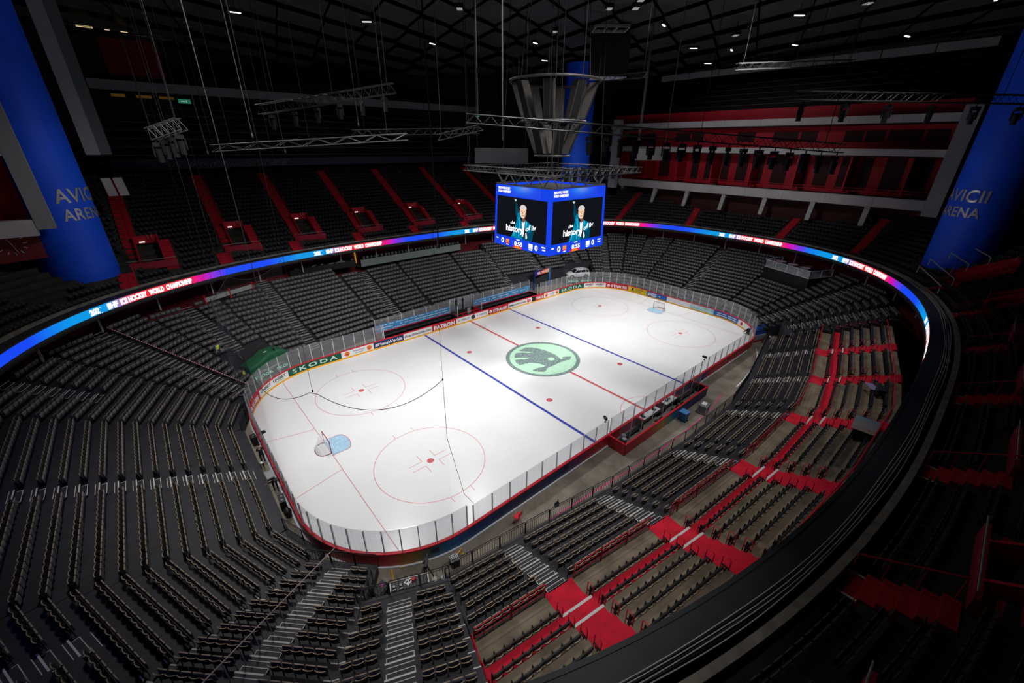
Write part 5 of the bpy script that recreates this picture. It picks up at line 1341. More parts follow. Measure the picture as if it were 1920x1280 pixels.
# ------------------------------------------------------------------ people
def body_mesh(J, fingers, cols):
    """one continuous skinned figure; J: joints in local metres"""
    names = []; V = []; E = []; Rr = []; lab = []
    def add(n, p, r, par, l):
        names.append(n); V.append(p); Rr.append(r); lab.append(l)
        if par is not None: E.append((names.index(par), len(names) - 1))
    add('pelvis', J['pelvis'], (.15, .11), None, 'legs'); add('spine', J['spine'], (.14, .10), 'pelvis', 'top'); add('chest', J['chest'], (.16, .115), 'spine', 'top')
    add('neck', J['neck'], (.058, .058), 'chest', 'skin'); add('jaw', J['jaw'], (.072, .08), 'neck', 'skin'); add('head', J['head'], (.086, .10), 'jaw', 'skin'); add('crown', J['crown'], (.06, .07), 'head', 'skin')
    for s in 'lr':
        add('shoulder' + s, J['shoulder' + s], (.075, .075), 'chest', 'top'); add('elbow' + s, J['elbow' + s], (.048, .048), 'shoulder' + s, 'top'); add('wrist' + s, J['wrist' + s], (.031, .031), 'elbow' + s, 'top'); add('palm' + s, J['palm' + s], (.042, .022), 'wrist' + s, 'skin')
        d = (Vector(J['palm' + s]) - Vector(J['wrist' + s])).normalized(); side_ = d.cross(Vector((0, 1, .2))).normalized() if abs(d.y) < .9 else Vector((1, 0, 0)); sg = 1 if s == 'r' else -1
        for fi, (o, L) in enumerate(((-.03, .07), (-.01, .085), (.01, .08), (.03, .06))):
            b = Vector(J['palm' + s]) + d * .045 + side_ * o; e = b + d * L + Vector((0, .015, 0)); add(f'f{fi}{s}', tuple(b), (.010, .010), 'palm' + s, 'skin'); add(f'g{fi}{s}', tuple(e), (.008, .008), f'f{fi}{s}', 'skin')
        b = Vector(J['palm' + s]) + side_ * -.05 * sg + d * .02; add('thumb' + s, tuple(b), (.010, .010), 'palm' + s, 'skin')
        add('hip' + s, J['hip' + s], (.095, .095), 'pelvis', 'legs'); add('knee' + s, J['knee' + s], (.062, .062), 'hip' + s, 'legs'); add('ankle' + s, J['ankle' + s], (.043, .043), 'knee' + s, 'legs'); add('toe' + s, J['toe' + s], (.045, .035), 'ankle' + s, 'shoe')
    me = bpy.data.meshes.new('body'); me.from_pydata(V, E, []); o = bpy.data.objects.new('body', me); COL.objects.link(o)
    o.modifiers.new('skin', 'SKIN'); o.modifiers.new('smooth', 'SUBSURF').levels = 1
    for i, r in enumerate(Rr): me.skin_vertices[0].data[i].radius = r
    me.skin_vertices[0].data[0].use_root = True
    dg = bpy.context.evaluated_depsgraph_get(); dg.update(); m2 = bpy.data.meshes.new_from_object(o.evaluated_get(dg)); bpy.data.objects.remove(o)
    m2.materials.clear(); order = ['skin', 'top', 'legs', 'shoe']
    for k in order: m2.materials.append(cols[k])
    Vn = np.array(V); kd = {}
    for p in m2.polygons:
        c = np.array(p.center); best = None
        for (a, b) in E:
            va, vb = Vn[a], Vn[b]; w = vb - va; tt = np.clip(((c - va) @ w) / max(1e-9, w @ w), 0, 1); dd = np.linalg.norm(c - va - tt * w) - (Rr[a][0] * (1 - tt) + Rr[b][0] * tt) * .7
            if best is None or dd < best[0]: best = (dd, lab[b])
        p.material_index = order.index(best[1]); p.use_smooth = True
    return m2
STAND = dict(pelvis=(0, 0, .95), spine=(0, .01, 1.13), chest=(0, .01, 1.34), neck=(0, .02, 1.50), jaw=(0, .05, 1.575), head=(0, .04, 1.66), crown=(0, .03, 1.73),
             shoulderl=(-.19, 0, 1.42), elbowl=(-.25, .0, 1.14), wristl=(-.24, .12, .90), palml=(-.235, .16, .83), shoulderr=(.19, 0, 1.42), elbowr=(.25, .0, 1.14), wristr=(.24, .12, .90), palmr=(.235, .16, .83),
             hipl=(-.1, 0, .90), kneel=(-.11, .03, .5), anklel=(-.11, -.02, .09), toel=(-.12, .13, .045), hipr=(.1, 0, .90), kneer=(.11, .03, .5), ankler=(.11, -.02, .09), toer=(.12, .13, .045))
def person(label, loc, rz, pose=None, top=CLOTH, legs=None, hair=(.02, .015, .012), vest=None):
    J = dict(STAND); J.update(pose or {})
    legs = legs or mat('dark trousers', (.016, .016, .02), .8)
    t = thing('person', label, 'person', loc, rz)
    me = body_mesh(J, True, dict(skin=SKIN, top=top, legs=legs, shoe=BLACK)); b = bpy.data.objects.new('body', me); COL.objects.link(b); b.parent = t
    h = Vector(J['head']); up = (Vector(J['crown']) - Vector(J['jaw'])).normalized(); fw = Vector((0, 1, 0)) - up * up.y; fw.normalize(); sd = fw.cross(up)
    m = MB(); V = []
    for j in range(7):
        for i in range(14):
            a = 2 * PI * i / 14; th = PI * .58 * j / 6; rr = .112
            V.append(h + up * (.02 + rr * math.cos(th)) + (fw * (math.cos(a) * .98 - .14) + sd * math.sin(a) * .88) * rr * math.sin(th))
    m.add(V, [(j * 14 + i, (j + 1) * 14 + i, (j + 1) * 14 + (i + 1) % 14, j * 14 + (i + 1) % 14) for j in range(6) for i in range(14)]); obj('hair', m, mat('hair ' + str(hair), hair, .7), t, smooth=True, world=False)
    m = MB()
    for e in (-1, 1): m.blob(h + fw * .083 + sd * .032 * e + up * .005, (.012, .008, .008), 6, 4)
    m.blob(h + fw * .082 - up * .06, (.024, .008, .006), 6, 4); obj('eyes_and_mouth', m, BLACK, t, world=False)
    m = MB(); m.blob(h + fw * .095 - up * .022, (.013, .02, .024), 6, 5)
    for e in (-1, 1): m.blob(h + sd * .088 * e, (.012, .022, .03), 6, 4)
    obj('nose_and_ears', m, SKIN, t, world=False)
    if vest:
        c, s_ = Vector(J['chest']), Vector(J['pelvis']); up2 = (c - s_).normalized(); m = MB(); V = []
        for v, w, d in ((-.02, .185, .15), (.2, .18, .145), (.38, .20, .16), (.5, .17, .12)):
            for i in range(16): a = 2 * PI * i / 16; V.append(s_ + up2 * v + Vector((w * math.cos(a), 0, 0)) + Vector((0, 1, 0)) * d * math.sin(a))
        m.add(V, [(j * 16 + i, j * 16 + (i + 1) % 16, (j + 1) * 16 + (i + 1) % 16, (j + 1) * 16 + i) for j in range(3) for i in range(16)]); v_ = obj('safety_vest', m, mat('yellow safety vest', (.72, .85, .03), .6), t, smooth=True, world=False)
        m = MB()
        for v in (.1, .24):
            m.tube([s_ + up2 * v + Vector((.19 * math.cos(a), .155 * math.sin(a), 0)) for a in np.linspace(0, 2 * PI, 17)[:-1]], .012, 4, closed=True)
        obj('reflective_band', m, GREY, v_, world=False)
    return t
BLUESH = mat('blue shirt', (.04, .08, .35), .8)
person('person in black leaning forward beside the boards at the near goal end', (-30.5, 1.55, 0), -.12, dict(spine=(0, .06, 1.12), chest=(0, .17, 1.30), neck=(0, .28, 1.43), jaw=(0, .36, 1.48), head=(0, .38, 1.56), crown=(0, .38, 1.63), shoulderl=(-.19, .16, 1.36), shoulderr=(.19, .16, 1.36), elbowl=(-.26, .25, 1.1), wristl=(-.2, .42, .98), palml=(-.19, .49, .96), elbowr=(.25, .26, 1.1), wristr=(.2, .43, .98), palmr=(.19, .5, .96)))
person('person in black bending over the boards with one bare arm stretched out', (-30.5, -2.35, 0), PI, dict(pelvis=(-.05, 0, .92), spine=(-.08, .14, 1.06), chest=(-.1, .34, 1.16), neck=(-.1, .50, 1.2), jaw=(-.1, .58, 1.2), head=(-.1, .62, 1.26), crown=(-.1, .64, 1.33), shoulderl=(-.28, .34, 1.2), shoulderr=(.08, .34, 1.2), elbowr=(.25, .2, 1.05), wristr=(.42, .12, .95), palmr=(.5, .1, .92), elbowl=(-.32, .5, .98), wristl=(-.3, .62, .85), palml=(-.3, .68, .8)))
person('steward in a yellow vest standing among the folding seats above the green car', (-30.35, 18.55, 2.9), PI + .5, dict(chest=(0, .08, 1.32), neck=(0, .13, 1.47), jaw=(0, .2, 1.54), head=(0, .2, 1.62), crown=(0, .19, 1.69)), top=BLUESH, vest=True)
person('steward in a yellow vest on the floor at the end of the green car', (-28.9, 16.6, 0), -.6, top=BLUESH, vest=True)
person('steward in a yellow vest and blue shirt right behind the corner glass', (-27.75, 14.35, 0), -2.4, top=BLUESH, vest=True)
# ------------------------------------------------------------------ cars on platforms
def loft(mb, st, mi=0):
    """st: rings of equal length"""
    n = len(st[0]); V = [p for r in st for p in r]
    F = [(j * n + i, j * n + (i + 1) % n, (j + 1) * n + (i + 1) % n, (j + 1) * n + i) for j in range(len(st) - 1) for i in range(n)]
    F += [tuple(range(n - 1, -1, -1)), tuple((len(st) - 1) * n + i for i in range(n))]; mb.add(V, F, mi)
def ringx(x, w, z0, z1, r=.25, n=5):
    P = []
    for cx, cz, a0 in ((w - r, z1 - r, 0), (-w + r, z1 - r, 90), (-w + r * .5, z0 + r * .5, 180), (w - r * .5, z0 + r * .5, 270)):
        rr = r if a0 < 180 else r * .5
        for i in range(n): a = math.radians(a0 + 90 * i / (n - 1)); P.append((x, cx + rr * math.cos(a), cz + rr * math.sin(a)))
    return P
def platform(name, label, c, rz, L, W, H, texts):
    t = thing(name, label, 'platform', (*c, 0), rz)
    m = MB(); m.box((0, 0, H / 2), (L, W, H)); obj('platform_body', m, mat('dark grey display panel', (.04, .045, .045), .5), t, world=False)
    m = MB(); m.box((0, 0, H + .012), (L + .05, W + .05, .02)); obj('platform_top', m, mat('grey platform top', (.13, .13, .13), .6), t, world=False)
    for u0, u1 in texts:
        m = MB(); put_text(m, 'SKODA', u1 - u0, .34, lambda u, v: (u0 + u, -W / 2 - .012, .35 + v), .02, 1.2); obj('lettering', m, mat('glowing mint lettering', (.2, .6, .4), .5, em=(.35, .9, .6), es=.55), t, world=False)
CARW = mat('white car paint', (.74, .76, .78), .25, spec=.5, coat=.6); CGL = mat('dark car glass', (.015, .017, .02), .08, spec=.6); TYRE = mat('tyre rubber', (.02, .02, .02), .7)
def car(label, loc, rz):
    t = thing('car', label, 'car', loc, rz)          # nose toward local -x
    m = MB(); loft(m, [ringx(-2.3, .74, .42, .80, .14), ringx(-2.22, .86, .30, .92, .16), ringx(-1.7, .92, .24, 1.0, .2), ringx(-1.0, .94, .22, 1.08, .22), ringx(0, .94, .22, 1.10, .2), ringx(1.2, .94, .22, 1.12, .2), ringx(1.9, .92, .26, 1.12, .2), ringx(2.2, .86, .34, 1.05, .2), ringx(2.3, .78, .45, .95, .16)])
    b = obj('body_shell', m, CARW, t, smooth=True, world=False)
    m = MB(); loft(m, [ringx(-1.05, .80, 1.0, 1.1, .04), ringx(-.35, .74, 1.0, 1.58, .16), ringx(.3, .72, 1.0, 1.68, .18), ringx(1.2, .72, 1.0, 1.66, .18), ringx(1.75, .72, 1.0, 1.56, .16), ringx(2.15, .78, 1.0, 1.12, .05)]); obj('window_glass', m, CGL, t, smooth=True, world=False)
    m = MB(); loft(m, [ringx(-.42, .69, 1.58, 1.63, .02), ringx(.3, .70, 1.64, 1.72, .03), ringx(1.2, .70, 1.62, 1.70, .03), ringx(1.95, .67, 1.54, 1.60, .02)]); obj('roof', m, CARW, t, smooth=True, world=False)
    m = MB()
    for s_ in (-1, 1):
        m.beam((-1.0, s_ * .80, 1.08), (-.38, s_ * .72, 1.60), .08, .05); m.beam((.35, s_ * .82, 1.08), (.35, s_ * .73, 1.62), .07, .05); m.beam((1.3, s_ * .83, 1.08), (1.35, s_ * .73, 1.62), .07, .05); m.beam((2.1, s_ * .80, 1.08), (1.8, s_ * .72, 1.58), .12, .06)
    obj('window_pillar', m, CARW, t, world=False)
    for x in (-1.4, 1.37):
        for s_ in (-1, 1):
            m = MB(); m.tube([(x, s_ * .70, .36), (x, s_ * .955, .36)], .37, 24); w = obj('wheel', m, TYRE, t, world=False)
            m = MB(); m.tube([(x, s_ * .95, .36), (x, s_ * .965, .36)], .24, 20)
            for a in range(5): m.box((x + .13 * math.cos(a * 1.257), s_ * .97, .36 + .13 * math.sin(a * 1.257)), (.08, .02, .08))
            obj('alloy_rim', m, mat('alloy rim', (.28, .28, .29), .3, metal=.7), w, world=False)
            m = MB(); m.tube([(x + .43 * math.cos(a), s_ * .945, .36 + .43 * math.sin(a)) for a in np.linspace(-.15, PI + .15, 14)], .035, 5); obj('wheel_arch', m, BLACK, t, world=False)
    m = MB(); m.box((-2.27, 0, .70), (.12, .9, .22)); m.box((-2.27, 0, .42), (.1, 1.2, .1)); obj('grille', m, BLACK, t, world=False)
    for s_ in (-1, 1):
        m = MB(); m.box((-2.16, s_ * .68, .84), (.2, .3, .1)); obj('headlight', m, mat('headlamp glass', (.5, .55, .6), .1), t, world=False); m = MB(); m.box((2.2, s_ * .7, .92), (.12, .34, .1)); obj('tail_light', m, mat('red tail lamp', (.3, .01, .01), .3), t, world=False)
        m = MB(); m.blob((-.72, s_ * 1.0, 1.12), (.09, .13, .08), 10, 6); obj('door_mirror', m, CARW, t, smooth=True, world=False)
        m = MB(); m.box((.0, s_ * .942, .3), (2.0, .02, .12)); obj('sill_trim', m, BLACK, t, world=False)
a1 = math.atan2(-2.0, 3.9)
platform('car_platform', 'dark car platform with glowing lettering behind the far corner glass', (27.2, 18.3), a1, 5.2, 2.4, .85, ((-2.3, -.2), (.3, 2.4)))
car('white estate-style car on the dark platform behind the far corner glass', (27.25, 18.35, .875), a1)
a2 = math.atan2(1.4, 3.5)
platform('car_platform', 'dark car platform with glowing lettering behind the near corner glass', (-26.45, 17.85), a2, 5.2, 2.5, .85, ((-2.3, -.2), (.3, 2.4)))
t = thing('covered_car', 'car hidden under a green cloth on the platform behind the near corner glass', 'covered car', (-26.45, 17.85, .875), a2)
m = MB(); loft(m, [ringx(-2.35, .82, .03, .7, .2), ringx(-2.2, .98, .02, .92, .24), ringx(-1.4, 1.0, .02, 1.05, .25), ringx(-.7, 1.0, .02, 1.35, .3), ringx(0, 1.0, .02, 1.68, .4), ringx(1.2, 1.0, .02, 1.68, .4), ringx(1.9, 1.0, .02, 1.4, .35), ringx(2.25, .95, .02, 1.1, .25), ringx(2.35, .8, .03, .8, .2)]); obj('green_cloth', m, mat('green car cover', (.012, .10, .045), .6, noise=.2, nscale=2, bump=.2), t, smooth=True, world=False)
m = MB(); m.tube([(-2.36 + .001, -.7, .05), (-1., -1.02, .05), (1., -1.02, .05), (2.3, -.8, .05)], .02, 5); m.poly([(-.2, -.4, 1.70), (.2, -.4, 1.705), (.2, -.2, 1.71), (-.2, -.2, 1.71)]); obj('hem_and_patch', m, WHITE, t, world=False)
# dark tunnel and its coloured portal
t = thing('tunnel_portal', 'coloured gateway with lettering over the tunnel beside the white car', 'gateway', (19.6, 20.2, 0), .12)
def gcol(u): 
    st = [(0, (.02, .02, .2)), (.25, (.12, .01, .12)), (.5, (.7, .03, .02)), (.8, (.75, .3, .02)), (1, (.05, .3, .6))]
    for (a, ca), (b, cb) in zip(st[:-1], st[1:]):
        if a <= u <= b: q = (u - a) / (b - a); return tuple(x + (y - x) * q for x, y in zip(ca, cb))
m = MB(); n = 16
for i in range(n):
    x0, x1 = -2.4 + 4.8 * i / n, -2.4 + 4.8 * (i + 1) / n; c0, c1 = gcol(i / n), gcol((i + 1) / n); m.add([(x0, -.2, 2.55), (x1, -.2, 2.55), (x1, -.2, 3.35), (x0, -.2, 3.35)], [(0, 1, 2, 3)], 0, [c0, c1, c1, c0])
m.add([(1.75, -.2, 0), (2.4, -.2, 0), (2.4, -.2, 3.35), (1.75, -.2, 3.35)], [(0, 1, 2, 3)], 0, [(.02, .03, .3), (.02, .03, .3), (.03, .25, .6), (.05, .3, .6)]); obj('printed_panel', m, PRINT, t, world=False)
m = MB(); m.box((0, 0, 2.95), (4.8, .36, .8)); m.box((2.07, 0, 1.3), (.66, .36, 2.6)); m.box((-2.3, 0, 1.3), (.2, .36, 2.6)); obj('gateway_frame', m, NAVY, t, world=False)
m = MB(); put_text(m, 'FEEL THE PACE', 3.2, .4, lambda u, v: (-1.6 + u, -.22, 2.75 + v), .04); obj('lettering', m, LET, t, world=False)
t = thing('dark_curtain', 'long black curtain hung behind the white car and beside the gateway', 'curtain', (25.6, 21.0, 0), -.36); m = MB(); V0 = []
for i in range(61): u = -3.9 + 8.4 * i / 60; V0.append((u, .06 * math.sin(i * 1.3), 0))
for p, q in zip(V0[:-1], V0[1:]): m.add([p, q, (q[0], q[1], 3.5), (p[0], p[1], 3.5)], [(0, 1, 2, 3)])
obj('curtain_cloth', m, mat('black curtain cloth', (.010, .011, .015), .9), t, world=False); m = MB(); m.tube([(-3.9, 0, 3.52), (4.5, 0, 3.52)], .04, 6); obj('curtain_rod', m, BLKMETAL, t, world=False)
# ------------------------------------------------------------------ camera bay
t = thing('camera_table', 'black table with a white edge in the camera bay at the corner', 'table', (-26.65, -16.1, 0), -.4)
m = MB(); m.box((0, 0, .88), (2.1, .62, .05)); obj('table_top', m, mat('dark table top', (.05, .05, .052), .5), t, world=False)
m = MB(); m.box((0, .3, .91), (2.14, .05, .03)); m.box((1.06, 0, .91), (.05, .64, .03)); m.box((-1.06, 0, .91), (.04, .64, .03)); obj('white_edge', m, WHITE, t, world=False)
for x in (-.95, .95):
    for y in (-.25, .25): m = MB(); m.box((x, y, .43), (.05, .05, .86)); obj('leg', m, BLKMETAL, t, world=False)
def ontable(u, v, z=.907): a = -.4; return (-26.65 + u * math.cos(a) - v * math.sin(a), -16.1 + u * math.sin(a) + v * math.cos(a), z)
t = thing('printed_sheet', 'white printed sheet lying crooked on the camera bay table', 'paper', ontable(-.05, .12), .4); m = MB(); m.box((0, 0, .006), (.42, .34, .01)); obj('sheet', m, WHITE, t, world=False); m = MB(); m.box((-.08, .05, .013), (.12, .1, .003)); m.box((.08, -.06, .013), (.16, .1, .003)); m.box((.1, .1, .013), (.1, .05, .003)); obj('printed_mark', m, INK, t, world=False)
t = thing('red_box', 'small red box on the camera bay table', 'box', ontable(.25, .1), .1); m = MB(); m.box((0, 0, .06), (.22, .14, .12)); m.box((0, 0, .125), (.23, .15, .012)); obj('box_body', m, RED, t, world=False)
for i, (u, l) in enumerate(((-.85, 'grey desk speaker at the low end of the camera bay table'), (-.48, 'grey desk speaker beside the printed sheet on the camera bay table'))):
    t = thing('desk_unit', l, 'desk speaker', ontable(u, -.05), -.4); m = MB(); m.box((0, 0, .05), (.22, .2, .1)); obj('unit_body', m, BLKMETAL, t, world=False); m = MB(); m.cyl((0, 0, .1), .07, .02, 16); obj('round_cone', m, GREY, t, world=False); m = MB(); m.box((0, -.16, .03), (.2, .05, .05)); obj('white_tag', m, WHITE, t, world=False)
for i, (p, l) in enumerate((((-28.6, -15.6), 'black drum stool with a white top at the railing corner of the bay'), ((-28.1, -15.9), 'black drum stool with a white top beside the magenta-marked case'), ((-25.35, -16.7), 'black drum stool with a white top beside the table end'), ((-24.9, -16.95), 'black drum stool with a white top against the cross rail'))):
    t = thing('drum_stool', l, 'stool', (*p, 0)); m = MB(); m.cyl((*p, 0), .17, .62, 20); obj('stool_body', m, BLACK, t); m = MB(); m.cyl((*p, .62), .165, .05, 20); obj('stool_top', m, mat('grey white stool top', (.5, .5, .48), .6), t)
t = thing('equipment_case', 'black case with a magenta mark on the floor of the bay', 'case', (-28.0, -15.15, 0), .4); m = MB(); m.box((0, 0, .35), (.8, .55, .7)); obj('case_body', m, BLACK, t, world=False); m = MB(); m.box((.15, 0, .704), (.16, .12, .006), .5); obj('sticker', m, mat('magenta sticker', (.6, .02, .35), .6), t, world=False); m = MB(); m.box((0, 0, .56), (.82, .57, .03)); obj('metal_edge', m, GREY, t, world=False)
t = thing('cable_cover', 'yellow pole lying upright against the bay table', 'pole', (-27.2, -15.1, 0)); m = MB(); m.tube([(-27.35, -15.55, .02), (-27.1, -14.75, 1.0)], .05, 8); obj('yellow_pole', m, YEL, t); m = MB(); m.cyl((-27.35, -15.55, 0), .09, .05, 12); obj('pole_foot', m, BLACK, t)
t = thing('junction_box', 'grey junction box on the bay floor next to the table', 'box', (-27.85, -14.75, 0), .2); m = MB(); m.box((0, 0, .1), (.4, .25, .2)); obj('box_body', m, GREY, t, world=False); m = MB(); m.box((0, 0, .206), (.34, .2, .012)); obj('lid', m, ALU, t, world=False)
t = thing('tv_camera', 'black television camera on a tripod in the camera bay', 'camera', (-25.45, -16.0, 0), .9)
for a in (.3, 2.4, 4.5): m = MB(); m.tube([(.5 * math.cos(a), .5 * math.sin(a), 0), (.05 * math.cos(a), .05 * math.sin(a), 1.15)], .035, 6); obj('leg', m, BLKMETAL, t, world=False)
m = MB(); m.cyl((0, 0, 1.1), .1, .18, 14); m.tube([(-.1, -.1, 1.2), (-.45, -.25, 1.05)], .015, 5); obj('pan_head', m, BLKMETAL, t, world=False)
m = MB(); m.box((0, 0, 1.45), (.5, .2, .26)); m.box((-.3, 0, 1.5), (.12, .16, .18)); obj('camera_body', m, BLACK, t, world=False); m = MB(); m.tube([(.25, 0, 1.45), (.55, 0, 1.45)], [.09, .12], 14); obj('lens', m, LAMPM, t, world=False); m = MB(); m.box((-.05, .14, 1.62), (.2, .1, .12)); obj('viewfinder', m, BLACK, t, world=False)
t = thing('white_crate', 'small white grid crate at the fence beside the bay', 'crate', (-23.7, -16.25, 0), -.2); m = MB()
for i in range(5):
    m.box((-.24 + .12 * i, 0, .62), (.03, .5, .03)); m.box((0, -.24 + .12 * i, .62), (.5, .03, .03))
obj('grid_top', m, WHITE, t, world=False); m = MB(); m.box((0, 0, .3), (.5, .5, .58)); obj('crate_body', m, BLACK, t, world=False)
t = thing('yellow_barrier', 'small yellow barrier bar on the floor beside the white crate', 'barrier', (-23.2, -16.0, 0), .4); m = MB(); m.tube([(-.3, 0, 0), (-.3, 0, .5), (.3, 0, .5), (.3, 0, 0)], .03, 6); obj('hoop', m, YEL, t, world=False); m = MB(); m.box((-.3, 0, .02), (.1, .3, .04)); m.box((.3, 0, .02), (.1, .3, .04)); obj('foot', m, YEL, t, world=False)
t = thing('wooden_batten', 'pale wooden batten lying at the foot of the corner boards', 'batten', (-25.5, -14.6, 0), -.35); m = MB(); m.box((0, 0, .03), (2.0, .09, .05)); obj('batten', m, mat('pale wood', (.45, .3, .15), .6), t, world=False); m = MB(); m.box((-.9, 0, .06), (.05, .1, .02)); obj('batten_end', m, YEL, t, world=False)
t = thing('ball', 'black bag hanging on the side fence opposite the red chair', 'bag', (-16.5, -18.2, 1.08)); m = MB(); m.blob((-16.5, -18.0, 1.55), (.24, .14, .22), 14, 8); obj('bag_body', m, CLOTH, t, smooth=True); m = MB(); m.tube([(-16.6, -18.05, 1.72), (-16.5, -18.1, 2.1), (-16.4, -18.05, 1.72)], .02, 5); obj('strap', m, BLACK, t); t.name = 'shoulder_bag'
# ------------------------------------------------------------------ beside the near boards
def kit(name, label, cat, loc, rz, parts):
    t = thing(name, label, cat, loc, rz)
    for pn, fn, mt in parts: m = MB(); fn(m); obj(pn, m, mt, t, world=False)
    return t
def robo(loc, rz, label, tilt=0):
    kit('robotic_camera', label, 'camera', loc, rz, [('bracket', lambda m: (m.box((0, 0, .03), (.14, .12, .06)), m.tube([(0, 0, 0), (0, 0, .25)], .03, 6)), BLKMETAL), ('camera_body', lambda m: m.box((0, 0, .36), (.34, .16, .2)), BLACK), ('lens', lambda m: m.tube([(.17, 0, .36), (.3, 0, .34)], .07, 10), LAMPM), ('sun_hood', lambda m: m.box((.05, 0, .48), (.4, .2, .02)), BLKMETAL)])
robo((-7.9, -15.28, 2.76), 1.2, 'small remote camera on the side glass before the penalty box'); robo((9.3, -15.28, 2.76), 1.6, 'small remote camera on the side glass beyond the penalty box'); robo((-29.95, 2.6, 1.75), -.2, 'remote camera bracketed to the near end glass beside the person leaning'); robo((30.08, 2.6, 3.06), PI, 'small remote camera on the far end glass above the goal')
kit('camera_case', 'black camera gear case at the near boards, next to the person leaning', 'case', (-30.5, 4.6, 0), .1, [('case_body', lambda m: m.box((0, 0, .4), (.42, .7, .8)), BLACK), ('lid', lambda m: m.box((0, 0, .82), (.44, .72, .04)), BLKMETAL), ('dial', lambda m: (m.box((.05, .1, .85), (.1, .1, .04)), m.box((-.05, -.15, .85), (.08, .12, .05))), GREY)])
kit('camera_case', 'black rolling gear case at the near boards, beyond the person bending', 'case', (-30.52, -4.5, 0), -.05, [('case_body', lambda m: m.box((0, 0, .42), (.4, .9, .8)), BLACK), ('lid', lambda m: m.box((0, 0, .84), (.42, .92, .04)), BLKMETAL), ('dial', lambda m: (m.box((.03, .2, .87), (.12, .12, .04)), m.box((0, -.2, .87), (.12, .12, .04))), GREY)])
kit('camera_case', 'round black bag at the near boards where the blue skin turns red', 'bag', (-30.48, -5.55, 0), 0, [('bag_body', lambda m: m.blob((0, 0, .35), (.24, .34, .35), 14, 8), BLACK), ('handle', lambda m: m.tube([(0, -.15, .66), (0, 0, .8), (0, .15, .66)], .02, 5), GREY)]).name = 'round_bag'
kit('stool', 'small black stool with white papers in the gap behind the near goal', 'stool', (-30.72, .85, 0), .1, [('seat', lambda m: m.box((0, 0, .52), (.26, .4, .05)), BLACK), ('leg', lambda m: [m.box((sx * .1, sy * .16, .25), (.03, .03, .5)) for sx in (-1, 1) for sy in (-1, 1)], BLKMETAL), ('papers', lambda m: m.box((.01, .03, .55), (.18, .24, .015), .2), WHITE)])
kit('step_unit', 'small aluminium steps behind the near goal, between the two people', 'steps', (-30.55, -.75, 0), 0, [('tread', lambda m: [m.box((0, .75 - .36 * i, .12 + .13 * i), (.5, .2, .04)) for i in range(5)], ALU), ('side_frame', lambda m: [m.beam((sx * .26, .9, .05), (sx * .26, -.85, .66), .03, .08) for sx in (-1, 1)], GREY), ('leg', lambda m: [m.box((sx * .26, -.8, .32), (.03, .04, .62)) for sx in (-1, 1)], GREY)])
# ------------------------------------------------------------------ far corner: camera platform, drape, media desks
s = FR[0]; K0 = 10.7; e0, e1 = s.ext(11); zt = 6.45
t = thing('camera_platform', 'black camera platform with a glass and aluminium railing over the far seats', 'platform', tuple(s.P(K0, s.L / 2).xy) + (4.,))
q = [s.P(K0, e0 + .1), s.P(K0, e1 + .2), s.P(16, e1 + .4), s.P(16, e0 - .4)]
m = MB(); m.hexa([(*p.xy, z) for z in (3.6, zt) for p in q]); obj('platform_body', m, BLACK, t)
edge = [q[3], q[0], q[1], q[2]]; m = MB(); g = MB(); fl_ = MB()
fl_.poly([(*p.xy, zt + .01) for p in q]); obj('deck', fl_, mat('pale platform deck', (.22, .2, .19), .6), t)
for a, b in zip(edge[:-1], edge[1:]):
    n = max(1, round((b - a).length / 1.8))
    for i in range(n + 1): p = a + (b - a) * i / n; m.box((p.x, p.y, zt + .55), (.08, .08, 1.1))
    m.beam((a.x, a.y, zt + 1.1), (b.x, b.y, zt + 1.1), .06, .06); m.beam((a.x, a.y, zt + .05), (b.x, b.y, zt + .05), .1, .1)
    g.hexa([(*p.xy, z) for z in (zt + .12, zt + 1.05) for p in (a, b, b + Vector((.01, .01, 0)), a + Vector((.01, .01, 0)))])
obj('railing', m, POST, t); obj('railing_glass', g, mat_glass('railing glass', (.8, .83, .86), .06, .12), t)
m = MB()
for i in range(3): p = s.P(13.5, e0 + 1. + 2. * i); m.cyl((p.x, p.y, zt + .8), .7, .05, 16); m.cyl((p.x, p.y, zt), .05, .8, 8)
obj('round_table', m, mat('pinkish table top', (.4, .3, .32), .5), t)
t = thing('blue_tarpaulin', 'crumpled blue tarpaulin over equipment at the far corner outside the boards', 'tarpaulin', (31., -14.8, 0), -.25)
m = MB(); nx_, ny_ = 24, 8; V = []
random.seed(2)
for j in range(ny_ + 1):
    for i in range(nx_ + 1): u, v = -4.6 + 9.2 * i / nx_, -1. + 2. * j / ny_; V.append((u, v, (.25 + 1.35 * (1 - abs(v) ** 3)) * (.75 + .03 * u) + random.uniform(-.07, .07)))
m.add(V, [(j * (nx_ + 1) + i, j * (nx_ + 1) + i + 1, (j + 1) * (nx_ + 1) + i + 1, (j + 1) * (nx_ + 1) + i) for j in range(ny_) for i in range(nx_)]); obj('tarpaulin_sheet', m, mat('blue tarpaulin', (.006, .05, .28), .5), t, world=False)
m = MB(); m.box((0, 0, .4), (8.6, 1.4, .8)); obj('covered_boxes', m, BLACK, t, world=False)
t = thing('rainbow_banner', 'narrow hanging banner in rainbow colours beside the blue tarpaulin', 'banner', (33.2, -17.3, 0), .4)
m = MB(); n = 12; cols = [(.02, .05, .4), (.03, .2, .5), (.5, .35, .05), (.6, .08, .03), (.1, .25, .4), (.02, .04, .35)]
def bc(u): a = u * (len(cols) - 1); i = min(int(a), len(cols) - 2); f_ = a - i; return tuple(x + (y - x) * f_ for x, y in zip(cols[i], cols[i + 1]))
